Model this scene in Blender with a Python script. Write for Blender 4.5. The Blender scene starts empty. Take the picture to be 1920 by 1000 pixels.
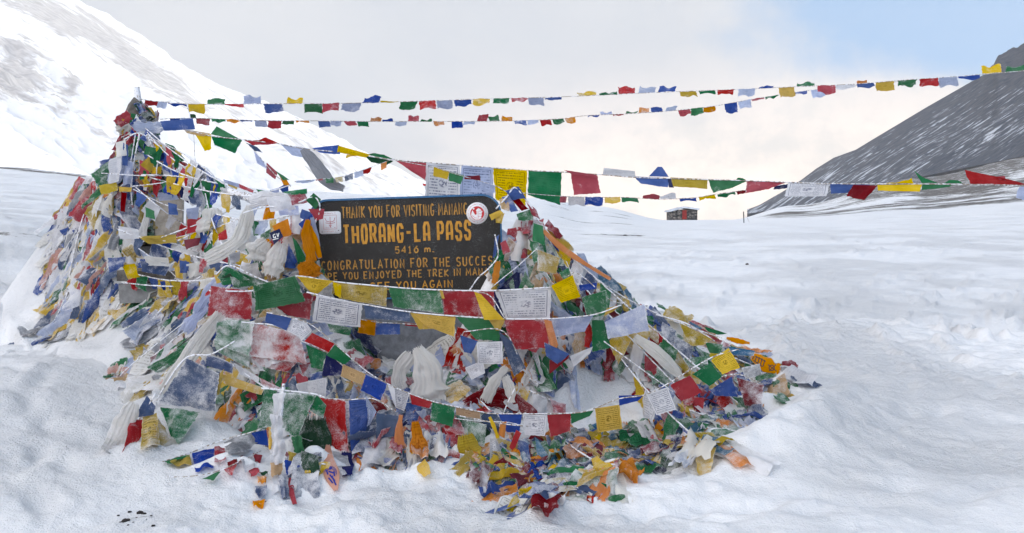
import bpy, math, random
import numpy as np
from mathutils import Vector, Matrix, noise as mnoise
from mathutils.bvhtree import BVHTree
from mathutils.geometry import delaunay_2d_cdt

R = math.radians
scene = bpy.context.scene
col = scene.collection
rng = random.Random(7)

# ------------------------------------------------------------------ camera
F = 1507.0                       # focal length in photo pixels (1920 wide)
PITCH = math.atan(70.0 / F)      # looking slightly down
CAM = Vector((0, 0, 1.6))
cd = bpy.data.cameras.new('camera')
cd.sensor_width = 36.0
cd.lens = F / 1920 * 36.0
cd.clip_start = 0.05
cd.clip_end = 30000
cam = bpy.data.objects.new('camera', cd)
cam.location = CAM
cam.rotation_euler = (math.pi / 2 - PITCH, 0, 0)
col.objects.link(cam)
scene.camera = cam

# ------------------------------------------------------------------ light
SUN_AZ, SUN_EL = R(70), R(24)
sdir = Vector((math.sin(SUN_AZ) * math.cos(SUN_EL), math.cos(SUN_AZ) * math.cos(SUN_EL), math.sin(SUN_EL)))
sl = bpy.data.lights.new('sun', 'SUN')
sl.energy = 2.0
sl.angle = R(0.5)
sl.color = (1.0, 0.93, 0.82)
so = bpy.data.objects.new('sun', sl)
so.rotation_euler = sdir.to_track_quat('Z', 'Y').to_euler()
so.location = (40, 10, 60)
col.objects.link(so)

vs = scene.view_settings
vs.view_transform = 'Standard'
vs.look = 'None'
vs.gamma = 1
vs.exposure = 0.95
scene.cycles.max_bounces = 6
scene.cycles.volume_bounces = 2
scene.cycles.diffuse_bounces = 4
scene.cycles.transmission_bounces = 4
scene.cycles.transparent_max_bounces = 4


class NT:
    """small helper to wire node trees"""
    def __init__(self, tree):
        self.t = tree
        self.n = tree.nodes
        self.l = tree.links

    def new(self, typ, **kw):
        nd = self.n.new(typ)
        for k, v in kw.items():
            setattr(nd, k, v)
        return nd

    def put(self, sock, v):
        if isinstance(v, bpy.types.NodeSocket):
            self.l.new(v, sock)
        else:
            sock.default_value = v

    def math(self, op, a, b=0.0, c=None, clamp=False):
        nd = self.new('ShaderNodeMath', operation=op)
        nd.use_clamp = clamp
        self.put(nd.inputs[0], a)
        self.put(nd.inputs[1], b)
        if c is not None:
            self.put(nd.inputs[2], c)
        return nd.outputs[0]

    def ramp(self, v, lo, hi, a=0.0, b=1.0):
        nd = self.new('ShaderNodeMapRange', interpolation_type='SMOOTHSTEP')
        self.put(nd.inputs[0], v)
        self.put(nd.inputs[1], lo)
        self.put(nd.inputs[2], hi)
        self.put(nd.inputs[3], a)
        self.put(nd.inputs[4], b)
        return nd.outputs[0]

    def mix(self, f, a, b):
        nd = self.new('ShaderNodeMix', data_type='RGBA')
        self.put(nd.inputs[0], f)
        for s, v in ((nd.inputs[6], a), (nd.inputs[7], b)):
            if isinstance(v, (tuple, list)):
                v = (v[0], v[1], v[2], 1.0)
            self.put(s, v)
        return nd.outputs[2]

    def noise(self, vec, scale, detail=4.0, rough=0.55, dist=0.0):
        nd = self.new('ShaderNodeTexNoise')
        if vec is not None:
            self.put(nd.inputs['Vector'], vec)
        self.put(nd.inputs['Scale'], scale)
        nd.inputs['Detail'].default_value = detail
        nd.inputs['Roughness'].default_value = rough
        nd.inputs['Distortion'].default_value = dist
        return nd.outputs['Fac']

    def mapping(self, vec, scale=(1, 1, 1), rot=(0, 0, 0), loc=(0, 0, 0)):
        nd = self.new('ShaderNodeMapping')
        self.put(nd.inputs[0], vec)
        self.put(nd.inputs[1], loc)
        nd.inputs[2].default_value = rot
        nd.inputs[3].default_value = scale
        return nd.outputs[0]


# ------------------------------------------------------------------ sky
world = bpy.data.worlds.new('World')
scene.world = world
world.use_nodes = True
W = NT(world.node_tree)
W.n.clear()
sky = W.new('ShaderNodeTexSky', sky_type='NISHITA')
sky.sun_disc = False
sky.sun_elevation = SUN_EL
sky.sun_rotation = SUN_AZ
sky.altitude = 5000
tc = W.new('ShaderNodeTexCoord')
dirv = tc.outputs['Generated']
sep = W.new('ShaderNodeSeparateXYZ')
W.put(sep.inputs[0], dirv)
dx, dy, dz = sep.outputs
n1 = W.noise(W.mapping(dirv, (1.0, 1.0, 1.7)), 2.3, 6, 0.55, 0.35)
n2 = W.noise(W.mapping(dirv, (1.0, 1.0, 1.4), loc=(3.1, 0.4, 1.7)), 7.5, 7, 0.6, 0.3)
n3 = W.noise(W.mapping(dirv, (1.0, 1.0, 1.2), loc=(1.1, 2.4, 0.7)), 26.0, 5, 0.6, 0.2)
puff = W.math('ADD', W.math('MULTIPLY', n1, 0.55), W.math('ADD', W.math('MULTIPLY', n2, 0.33), W.math('MULTIPLY', n3, 0.12)))
# clear sky opens up above a cloud bank towards the right
openr = W.math('MULTIPLY', W.ramp(dx, 0.06, 0.42), W.ramp(dz, 0.10, 0.20))
bias = W.math('SUBTRACT', puff, W.math('MULTIPLY', openr, 0.42))
mask = W.ramp(bias, 0.08, 0.36)
thick = W.ramp(W.math('ADD', puff, W.math('MULTIPLY', dz, -0.9)), 0.2, 0.62)
grey = W.mix(W.ramp(n1, 0.40, 0.62), (2.6, 2.85, 3.25), (3.1, 3.25, 3.5))
warm = W.mix(W.ramp(W.math('ADD', W.math('MULTIPLY', n2, 0.65), W.math('MULTIPLY', n3, 0.35)), 0.36, 0.60), (4.2, 3.95, 3.7), (6.3, 5.35, 4.65))
low = W.math('MULTIPLY', W.ramp(dz, 0.24, 0.05), W.ramp(dx, -0.30, 0.22))
cloudc = W.mix(low, grey, warm)
skyb = W.new('ShaderNodeVectorMath', operation='SCALE')
W.put(skyb.inputs[0], sky.outputs[0])
skyb.inputs[3].default_value = 1.0
skyc = W.mix(0.86, skyb.outputs[0], (0.6, 1.9, 3.6))      # thin high haze in front of the blue
skycol = W.mix(mask, skyc, cloudc)
# sky brightened overhead; unseen brightness added behind the viewer to light snow and flags
sky_boost = W.new('ShaderNodeVectorMath', operation='SCALE')
W.put(sky_boost.inputs[0], skycol)
W.put(sky_boost.inputs[3], W.math('ADD', W.ramp(dz, 0.30, 0.85, 1.0, 1.4), W.math('MULTIPLY', W.ramp(W.math('ADD', W.math('MULTIPLY', dx, -0.45), W.math('MULTIPLY', dy, -0.9)), 0.05, 0.75), W.ramp(dz, 0.0, 0.25, 0.9, 3.1))))
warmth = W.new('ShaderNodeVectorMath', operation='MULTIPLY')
W.put(warmth.inputs[0], sky_boost.outputs[0])
warmth.inputs[1].default_value = (1.075, 1.0, 0.945)  # warm tint added to the unseen sky, taking blue off the snow
skycol = W.mix(W.ramp(W.math('SUBTRACT', dz, W.math('MULTIPLY', dy, 0.8)), 0.05, 0.6), sky_boost.outputs[0], warmth.outputs[0])
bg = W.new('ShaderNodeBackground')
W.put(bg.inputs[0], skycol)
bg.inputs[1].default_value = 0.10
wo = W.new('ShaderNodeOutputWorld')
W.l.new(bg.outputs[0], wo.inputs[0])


# ------------------------------------------------------------------ helpers
def ray(px, py):
    x = (px - 960.0) / F
    z = (500.0 - py) / F
    c, s = math.cos(PITCH), math.sin(PITCH)
    y2, z2 = c + s * z, -s + c * z
    return Vector((x / y2, 1.0, z2 / y2))


def P(px, py, d):
    return CAM + ray(px, py) * d


def vnoise(x, y, seed=0):
    """value noise, numpy arrays"""
    xi = np.floor(x).astype(np.int64)
    yi = np.floor(y).astype(np.int64)
    xf, yf = x - xi, y - yi
    u = xf * xf * xf * (xf * (xf * 6 - 15) + 10)
    v = yf * yf * yf * (yf * (yf * 6 - 15) + 10)

    def h(a, b):
        n = (a * 374761393 + b * 668265263 + seed * 1442695041) & 0xFFFFFFFF
        n = ((n ^ (n >> 13)) * 1274126177) & 0xFFFFFFFF
        n = n ^ (n >> 16)
        return (n & 0xFFFF) / 32767.5 - 1.0
    a, b, c, d = h(xi, yi), h(xi + 1, yi), h(xi, yi + 1), h(xi + 1, yi + 1)
    return (a + (b - a) * u) * (1 - v) + (c + (d - c) * u) * v


def fbm(x, y, oct=4, seed=0, gain=0.5, ridged=False):
    t = np.zeros_like(x)
    amp, f, tot = 1.0, 1.0, 0.0
    for i in range(oct):
        n = vnoise(x * f + 17.3 * i, y * f - 9.1 * i, seed + i)
        if ridged:
            n = 1 - 2 * np.abs(n)
        t += amp * n
        tot += amp
        amp *= gain
        f *= 2.03
    return t / tot


def mesh_obj(name, verts, faces, mat, parent=None, loc=None, uv=None, smooth=True, attrs=None, props=None):
    me = bpy.data.meshes.new(name)
    if loc is None:
        loc = parent.location if parent is not None else Vector((0, 0, 0))
    lx, ly, lz = loc
    me.from_pydata([(v[0] - lx, v[1] - ly, v[2] - lz) for v in verts], [], faces)
    if smooth:
        me.polygons.foreach_set('use_smooth', [True] * len(me.polygons))
    if uv is not None:
        ul = me.uv_layers.new(name='UVMap')
        li = np.empty(len(me.loops), dtype=np.int32)
        me.loops.foreach_get('vertex_index', li)
        ul.data.foreach_set('uv', np.asarray(uv, dtype=np.float32)[li].ravel())
    for k, v in (attrs or {}).items():
        at = me.attributes.new(k, 'FLOAT', 'POINT')
        at.data.foreach_set('value', np.asarray(v, dtype=np.float32))
    me.materials.append(mat)
    o = bpy.data.objects.new(name, me)
    col.objects.link(o)
    if parent is None:
        o.location = loc
    else:
        o.parent = parent
        plx, ply, plz = world_loc(parent)
        o.location = (lx - plx, ly - ply, lz - plz)
    for k, v in (props or {}).items():
        o[k] = v
    return o


def world_loc(o):
    l = Vector(o.location)
    while o.parent is not None:
        o = o.parent
        l = l + Vector(o.location)
    return l


def empty(name, loc, label, cat, group=None):
    o = bpy.data.objects.new(name, None)
    o.location = loc
    o.empty_display_size = 0.1
    col.objects.link(o)
    return tag(o, label, cat, group)


def tag(o, label, cat, group=None):
    o['label'] = label
    o['category'] = cat
    if group:
        o['group'] = group
    return o


def structure(o):
    o['kind'] = 'structure'
    return o


def grid_faces(nx, ny):
    return [(j * nx + i, j * nx + i + 1, (j + 1) * nx + i + 1, (j + 1) * nx + i) for j in range(ny - 1) for i in range(nx - 1)]


def tube(pts, r, sides=6, jitter=0.0, rg=None):
    verts, faces = [], []
    n = len(pts)
    for i, p in enumerate(pts):
        t = (pts[min(i + 1, n - 1)] - pts[max(i - 1, 0)])
        t = t.normalized() if t.length > 1e-9 else Vector((1, 0, 0))
        a = t.cross(Vector((0, 0, 1)))
        if a.length < 1e-3:
            a = t.cross(Vector((0, 1, 0)))
        a.normalize()
        b = t.cross(a)
        rr = (r[i] if isinstance(r, (list, tuple)) else r)
        for k in range(sides):
            q = 2 * math.pi * k / sides
            r2 = rr * (1 + (rg.uniform(-jitter, jitter) if rg else 0))
            verts.append(p + (a * math.cos(q) + b * math.sin(q)) * r2)
    for i in range(n - 1):
        for k in range(sides):
            k2 = (k + 1) % sides
            faces.append((i * sides + k, i * sides + k2, (i + 1) * sides + k2, (i + 1) * sides + k))
    faces.append(tuple(range(sides))[::-1])
    faces.append(tuple((n - 1) * sides + k for k in range(sides)))
    return verts, faces


def box_vf(c, sx, sy, sz, rot=None, bev=0.0):
    vs_ = []
    for z in (-1, 1):
        for y in (-1, 1):
            for x in (-1, 1):
                v = Vector((x * sx / 2, y * sy / 2, z * sz / 2))
                if rot is not None:
                    v = rot @ v
                vs_.append(Vector(c) + v)
    f = [(0, 2, 3, 1), (4, 5, 7, 6), (0, 1, 5, 4), (2, 6, 7, 3), (0, 4, 6, 2), (1, 3, 7, 5)]
    return vs_, f


class Soup:
    def __init__(self):
        self.v, self.f, self.uv = [], [], []

    def add(self, v, f, uv=None):
        b = len(self.v)
        self.v += list(v)
        self.f += [tuple(i + b for i in q) for q in f]
        if uv is not None:
            self.uv += list(uv)


# ------------------------------------------------------------------ materials
def new_mat(name):
    m = bpy.data.materials.new(name)
    m.use_nodes = True
    T = NT(m.node_tree)
    T.n.clear()
    out = T.new('ShaderNodeOutputMaterial')
    return m, T, out


def bsdf(T, out, color, rough=0.9, normal=None, spec=0.2):
    b = T.new('ShaderNodeBsdfPrincipled')
    T.put(b.inputs['Base Color'], color if isinstance(color, bpy.types.NodeSocket) else (*color[:3], 1.0))
    T.put(b.inputs['Roughness'], rough)
    b.inputs['Specular IOR Level'].default_value = spec
    if normal is not None:
        T.put(b.inputs['Normal'], normal)
    T.l.new(b.outputs[0], out.inputs[0])
    return b


def bump(T, h, strength, dist):
    nd = T.new('ShaderNodeBump')
    nd.inputs['Strength'].default_value = strength
    nd.inputs['Distance'].default_value = dist
    T.put(nd.inputs['Height'], h)
    return nd.outputs[0]


def attr(T, name, typ='GEOMETRY'):
    nd = T.new('ShaderNodeAttribute', attribute_type=typ)
    nd.attribute_name = name
    return nd.outputs['Fac']


def flag_material(name, rgb, ink):
    """thin printed cotton, partly see-through to light, dusted with rime frost"""
    m, T, out = new_mat(name)
    uvn = T.new('ShaderNodeUVMap')
    uvn.uv_map = 'UVMap'
    tcn = T.new('ShaderNodeTexCoord')
    oi = T.new('ShaderNodeObjectInfo')
    rnd = oi.outputs['Random']
    sp = T.new('ShaderNodeSeparateXYZ')
    T.put(sp.inputs[0], uvn.outputs[0])
    u, v = sp.outputs[0], sp.outputs[1]
    off = T.new('ShaderNodeCombineXYZ')
    T.put(off.inputs[0], T.math('MULTIPLY', rnd, 37.0))
    T.put(off.inputs[1], T.math('MULTIPLY', rnd, 91.0))
    pv = T.new('ShaderNodeVectorMath', operation='ADD')
    T.put(pv.inputs[0], tcn.outputs['Object'])
    T.put(pv.inputs[1], off.outputs[0])
    pos = pv.outputs[0]
    # ---- block print: rows of dashes, a frame and a figure in the middle
    L = T.math('MULTIPLY', v, 13.0)
    row = T.math('FLOOR', L)
    fr = T.math('SUBTRACT', L, row)
    inrow = T.math('MULTIPLY', T.ramp(fr, 0.18, 0.30), T.ramp(fr, 0.74, 0.62))
    cv = T.new('ShaderNodeCombineXYZ')
    T.put(cv.inputs[0], T.math('MULTIPLY', u, 46.0))
    T.put(cv.inputs[1], T.math('ADD', T.math('MULTIPLY', row, 7.31), T.math('MULTIPLY', rnd, 50.0)))
    dash = T.ramp(T.noise(cv.outputs[0], 1.0, 1.0), 0.40, 0.50)
    au = T.math('ABSOLUTE', T.math('SUBTRACT', u, 0.5))
    av = T.math('ABSOLUTE', T.math('SUBTRACT', v, 0.5))
    inside = T.math('MULTIPLY', T.ramp(au, 0.40, 0.385), T.ramp(av, 0.40, 0.385))
    midbox = T.math('MULTIPLY', T.ramp(au, 0.165, 0.15), T.ramp(av, 0.20, 0.18))
    text = T.math('MULTIPLY', T.math('MULTIPLY', inrow, dash), T.math('MULTIPLY', inside, T.math('SUBTRACT', 1.0, midbox)))
    dist = T.math('SQRT', T.math('ADD', T.math('MULTIPLY', au, au), T.math('MULTIPLY', av, av)))
    cv2 = T.new('ShaderNodeCombineXYZ')
    T.put(cv2.inputs[0], u)
    T.put(cv2.inputs[1], v)
    T.put(cv2.inputs[2], T.math('MULTIPLY', rnd, 9.0))
    fig = T.math('MULTIPLY', T.ramp(dist, 0.145, 0.10), T.ramp(T.noise(cv2.outputs[0], 17.0, 2.0), 0.44, 0.52))
    big = T.math('MAXIMUM', au, av)
    frame = T.math('MULTIPLY', T.ramp(big, 0.412, 0.420), T.ramp(big, 0.438, 0.430))
    printed = T.math('MAXIMUM', text, T.math('MAXIMUM', fig, frame))
    printed = T.math('MULTIPLY', printed, attr(T, 'ink', 'OBJECT'))
    wornp = T.ramp(T.noise(pos, 9.0, 3.0), 0.30, 0.52)
    printed = T.math('MULTIPLY', T.math('MULTIPLY', printed, wornp), 0.8)
    # ---- dye: fading, grubby patches
    fade = T.ramp(T.noise(pos, 5.0, 4.0), 0.30, 0.72)
    lite = tuple(min(1.0, c * 0.72 + 0.10) for c in rgb)
    dark = tuple(c * 0.80 for c in rgb)
    base = T.mix(fade, dark, T.mix(0.35, rgb, lite))
    hv = T.new('ShaderNodeHueSaturation')
    T.put(hv.inputs['Hue'], T.math('ADD', 0.492, T.math('MULTIPLY', rnd, 0.016)))
    T.put(hv.inputs['Saturation'], T.math('ADD', 0.86, T.math('MULTIPLY', rnd, 0.22)))
    T.put(hv.inputs['Value'], T.math('ADD', 0.82, T.math('MULTIPLY', T.math('FRACT', T.math('MULTIPLY', rnd, 7.7)), 0.32)))
    T.put(hv.inputs['Color'], base)
    base = T.mix(printed, hv.outputs[0], ink)
    # ---- rime
    frost = attr(T, 'frost', 'OBJECT')
    geo = T.new('ShaderNodeNewGeometry')
    sn = T.new('ShaderNodeSeparateXYZ')
    T.put(sn.inputs[0], geo.outputs['Normal'])
    up = T.math('MAXIMUM', sn.outputs[2], 0.0)
    f1 = T.noise(pos, 7.5, 5.0, 0.62, 0.4)
    f2 = T.noise(pos, 190.0, 2.0, 0.7)
    f3 = T.noise(pos, 34.0, 3.0, 0.6)
    edge = T.math('MULTIPLY', T.ramp(big, 0.462, 0.50), T.ramp(f3, 0.38, 0.6))
    amt = T.math('ADD', T.math('ADD', T.math('MULTIPLY', f1, 0.95), T.math('MULTIPLY', f2, 0.52)), T.math('MULTIPLY', f3, 0.26))
    amt = T.math('ADD', amt, T.math('MULTIPLY', up, 0.10))
    amt = T.math('ADD', amt, T.math('MULTIPLY', edge, 0.20))
    thr = T.math('SUBTRACT', 1.24, T.math('MULTIPLY', frost, 0.62))
    fm = T.ramp(amt, T.math('SUBTRACT', thr, 0.17), T.math('ADD', thr, 0.26))
    fm = T.math('MULTIPLY', fm, 0.93)
    colr = T.mix(fm, base, (0.88, 0.88, 0.90))
    weave = T.noise(pos, 260.0, 1.0)
    hgt = T.math('ADD', T.math('MULTIPLY', fm, 0.7), T.math('ADD', T.math('MULTIPLY', f2, 0.35), T.math('MULTIPLY', weave, 0.3)))
    nrm = bump(T, hgt, 0.55, 0.006)
    d = T.new('ShaderNodeBsdfDiffuse')
    T.put(d.inputs[0], colr)
    T.put(d.inputs[2], nrm)
    tr = T.new('ShaderNodeBsdfTranslucent')
    T.put(tr.inputs[0], colr)
    mx = T.new('ShaderNodeMixShader')
    mx.inputs[0].default_value = 0.45
    T.l.new(d.outputs[0], mx.inputs[1])
    T.l.new(tr.outputs[0], mx.inputs[2])
    T.l.new(mx.outputs[0], out.inputs[0])
    return m


COL = {  # dye, print ink, word for labels
    'r': ((0.47, 0.030, 0.045), (0.12, 0.008, 0.012), 'red'),
    'c': ((0.22, 0.012, 0.025), (0.06, 0.004, 0.008), 'crimson'),
    'g': ((0.020, 0.190, 0.068), (0.004, 0.03, 0.012), 'green'),
    'k': ((0.012, 0.075, 0.030), (0.003, 0.016, 0.008), 'dark green'),
    'b': ((0.032, 0.092, 0.38), (0.006, 0.014, 0.07), 'blue'),
    'n': ((0.012, 0.020, 0.110), (0.003, 0.004, 0.02), 'navy blue'),
    'd': ((0.075, 0.120, 0.240), (0.015, 0.025, 0.06), 'dull blue'),
    'q': ((0.045, 0.170, 0.300), (0.008, 0.03, 0.06), 'teal blue'),
    'y': ((0.76, 0.50, 0.025), (0.16, 0.09, 0.006), 'yellow'),
    'Y': ((0.55, 0.39, 0.040), (0.10, 0.07, 0.008), 'dull yellow'),
    'o': ((0.76, 0.26, 0.012), (0.25, 0.05, 0.004), 'orange'),
    't': ((0.64, 0.42, 0.21), (0.22, 0.11, 0.05), 'tan'),
    'w': ((0.82, 0.82, 0.85), (0.07, 0.08, 0.16), 'white'),
    'l': ((0.46, 0.53, 0.74), (0.06, 0.08, 0.18), 'pale blue'),
    'p': ((0.66, 0.34, 0.26), (0.05, 0.06, 0.26), 'pink'),
    'e': ((0.84, 0.825, 0.78), (0.2, 0.17, 0.12), 'cream'),
    's': ((0.36, 0.37, 0.40), (0.06, 0.06, 0.07), 'grey'),
}
MAT = {k: flag_material('cloth_' + v[2].replace(' ', '_'), v[0], v[1]) for k, v in COL.items()}


def rope_material(name, rgb, frost):
    m, T, out = new_mat(name)
    t = T.new('ShaderNodeTexCoord')
    n = T.noise(t.outputs['Object'], 42.0, 4.0)
    n2 = T.noise(t.outputs['Object'], 160.0, 2.0)
    c = T.mix(T.ramp(n, 0.62 - frost * 0.4, 0.75 - frost * 0.4), rgb, (0.80, 0.81, 0.85))
    bsdf(T, out, c, 0.9, bump(T, T.math('ADD', n, n2), 0.7, 0.01))
    return m


M_ROPE = rope_material('thin_rope', (0.32, 0.27, 0.22), 0.45)
M_FROPE = rope_material('frosted_rope', (0.36, 0.32, 0.28), 0.66)


def snow_material():
    m, T, out = new_mat('snow')
    t = T.new('ShaderNodeTexCoord')
    p = t.outputs['Object']
    rock = attr(T, 'rock')
    a = T.noise(p, 3.0, 6.0, 0.6)
    b = T.noise(p, 16.0, 6.0, 0.65)
    c = T.noise(p, 85.0, 4.0, 0.65)
    rip = T.noise(T.mapping(p, (2.2, 4.2, 3.0), (0, 0, 0.5)), 5.0, 4.0, 0.6, 0.7)
    h = T.math('ADD', T.math('MULTIPLY', a, 1.2), T.math('ADD', T.math('MULTIPLY', b, 1.1), T.math('MULTIPLY', c, 0.7)))
    crust = T.ramp(T.noise(p, 0.42, 3.0), 0.40, 0.62)
    h = T.math('MULTIPLY', T.math('ADD', h, T.math('MULTIPLY', rip, 0.45)), T.math('ADD', 0.28, T.math('MULTIPLY', crust, 0.75)))
    nrm = bump(T, h, 0.8, 0.055)
    tint = T.mix(T.ramp(a, 0.35, 0.65), (0.745, 0.752, 0.768), (0.795, 0.80, 0.81))
    tint = T.mix(T.math('MULTIPLY', T.ramp(b, 0.54, 0.70), 0.20), tint, (0.62, 0.65, 0.72))
    # stones and bare gravel showing through
    rn = T.noise(T.mapping(p, (0.22, 0.5, 1.0)), 0.9, 9.0, 0.80)
    rk = T.ramp(T.math('ADD', rock, T.math('MULTIPLY', T.math('SUBTRACT', rn, 0.5), 2.4)), 0.44, 0.54)
    rk = T.math('MULTIPLY', rk, T.ramp(rock, 0.02, 0.08))
    rcol = T.mix(T.ramp(T.noise(p, 3.0, 5.0), 0.35, 0.65), (0.10, 0.095, 0.095), (0.21, 0.19, 0.17))
    colr = T.mix(rk, tint, rcol)
    bsdf(T, out, colr, 0.75, nrm, 0.15)
    return m


M_SNOW = snow_material()


def simple(name, rgb, rough=0.6, var=0.0, scale=20.0, bmp=0.0, spec=0.3, metal=0.0, rgb2=None, frost=0.0):
    m, T, out = new_mat(name)
    t = T.new('ShaderNodeTexCoord')
    n = T.noise(t.outputs['Object'], scale, 5.0, 0.6)
    r2 = rgb2 or tuple(min(1, c * (1 - var)) for c in rgb)
    c = T.mix(T.ramp(n, 0.35, 0.65), rgb, r2)
    if frost:
        n2 = T.noise(t.outputs['Object'], 330.0, 2.0, 0.7)
        n3 = T.noise(t.outputs['Object'], 8.0, 4.0, 0.6)
        q = T.math('ADD', T.math('MULTIPLY', n2, 0.8), T.math('MULTIPLY', n3, 0.25))
        c = T.mix(T.math('MULTIPLY', T.ramp(q, 0.70 - frost * 0.2, 0.84 - frost * 0.2), 0.8), c, (0.7, 0.72, 0.76))
    b = bsdf(T, out, c, rough, bump(T, n, bmp, 0.01) if bmp else None, spec)
    b.inputs['Metallic'].default_value = metal
    return m

# ================================================================== THE SETTING
# ---- ground: one sheet from the camera's feet to behind the pass
G_ROWS = np.array([0, 4.2, 5.5, 7.5, 9.5, 12, 20, 40, 60, 90, 130, 250, 500, 4000], dtype=float)
G_COLS = np.array([-0.66, -0.45, -0.25, -0.10, 0.03, 0.10, 0.195, 0.27, 0.35, 0.50, 0.66], dtype=float)
G_TAB = np.array([
    # 0  4.2  5.5  7.5   9.5   12    20   40    60   90    130   250   500   4000
    [0, 0, .22, .50, 1.02, 1.72, 2.0, 3.9, 6.35, 5.0, 2.0, -20, -60, -600],
    [0, 0, .15, .42, .80, 1.15, 1.6, 3.2, 5.30, 4.5, 2.0, -20, -60, -600],
    [0, 0, .03, .17, .40, .60, 1.0, 2.2, 4.40, 4.0, 2.0, -20, -60, -600],
    [0, 0, 0, .12, .27, .42, .9, 1.9, 4.0, 5.0, 3.0, -15, -60, -600],
    [0, 0, 0, .12, .25, .40, .8, 1.7, 2.9, 4.9, 6.7, -10, -60, -600],
    [0, 0, 0, .14, .27, .40, .8, 1.5, 2.2, 3.5, 5.4, -10, -60, -600],
    [0, 0, .02, .16, .28, .42, .8, 1.4, 1.80, 2.35, 3.05, -2, -50, -600],
    [0, 0, .03, .18, .30, .45, .8, 1.4, 1.85, 2.45, 3.1, 4.5, -25, -600],
    [0, 0, .03, .20, .32, .48, .85, 1.5, 2.0, 3.0, 4.1, 9.0, -5, -600],
    [0, 0, .03, .20, .34, .52, .9, 1.6, 2.4, 4.0, 6.2, 17.5, 12, -600],
    [0, 0, .03, .20, .36, .55, .9, 1.7, 2.8, 5.0, 8.3, 25.0, 30, -600],
], dtype=float)


def ground_base(x, y):
    x = np.asarray(x, float)
    y = np.asarray(y, float)
    yy = np.clip(y, 0, 3999)
    a = np.clip(x / np.maximum(y, 1.0), G_COLS[0], G_COLS[-1] - 1e-6)
    ci = np.clip(np.searchsorted(G_COLS, a, side='right') - 1, 0, len(G_COLS) - 2)
    ri = np.clip(np.searchsorted(G_ROWS, yy, side='right') - 1, 0, len(G_ROWS) - 2)
    u = (a - G_COLS[ci]) / (G_COLS[ci + 1] - G_COLS[ci])
    v = (yy - G_ROWS[ri]) / (G_ROWS[ri + 1] - G_ROWS[ri])
    u = u * u * (3 - 2 * u)
    z = (G_TAB[ci, ri] * (1 - u) + G_TAB[ci + 1, ri] * u) * (1 - v) + (G_TAB[ci, ri + 1] * (1 - u) + G_TAB[ci + 1, ri + 1] * u) * v
    return z


def gz0(x, y):
    return float(ground_base(np.array([x]), np.array([y]))[0])


def gauss(x, y, cx, cy, sx, sy, rot=0.0):
    c, s = math.cos(rot), math.sin(rot)
    u = (x - cx) * c + (y - cy) * s
    v = -(x - cx) * s + (y - cy) * c
    return np.exp(-0.5 * ((u / sx) ** 2 + (v / sy) ** 2))


_rb = random.Random(77)
BOOT = []
for x0, y0, dx_, dy_, n_ in [(-1.3, 4.3, .30, .02, 11), (1.3, 5.0, .28, .20, 12), (-4.3, 6.3, -.16, .32, 8), (2.6, 6.2, .26, .30, 12), (0.4, 4.35, .3, .06, 9), (-2.6, 4.6, -.2, .28, 7)]:
    for k_ in range(n_):
        BOOT.append((x0 + dx_ * k_ * 1.1 + _rb.uniform(-.06, .06) + (.09 if k_ % 2 else -.09) * (dy_ / .4), y0 + dy_ * k_ * 1.1 + _rb.uniform(-.05, .05) - (.09 if k_ % 2 else -.09) * (dx_ / .4), -math.atan2(dx_, dy_) + _rb.uniform(-.3, .3)))


BASE_PX = [(200, 850), (330, 868), (460, 880), (540, 905), (620, 890), (760, 880), (880, 920), (960, 962), (1080, 930), (1200, 888), (1320, 862), (1400, 800), (1450, 735), (1497, 690)]
MELT = []


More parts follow.
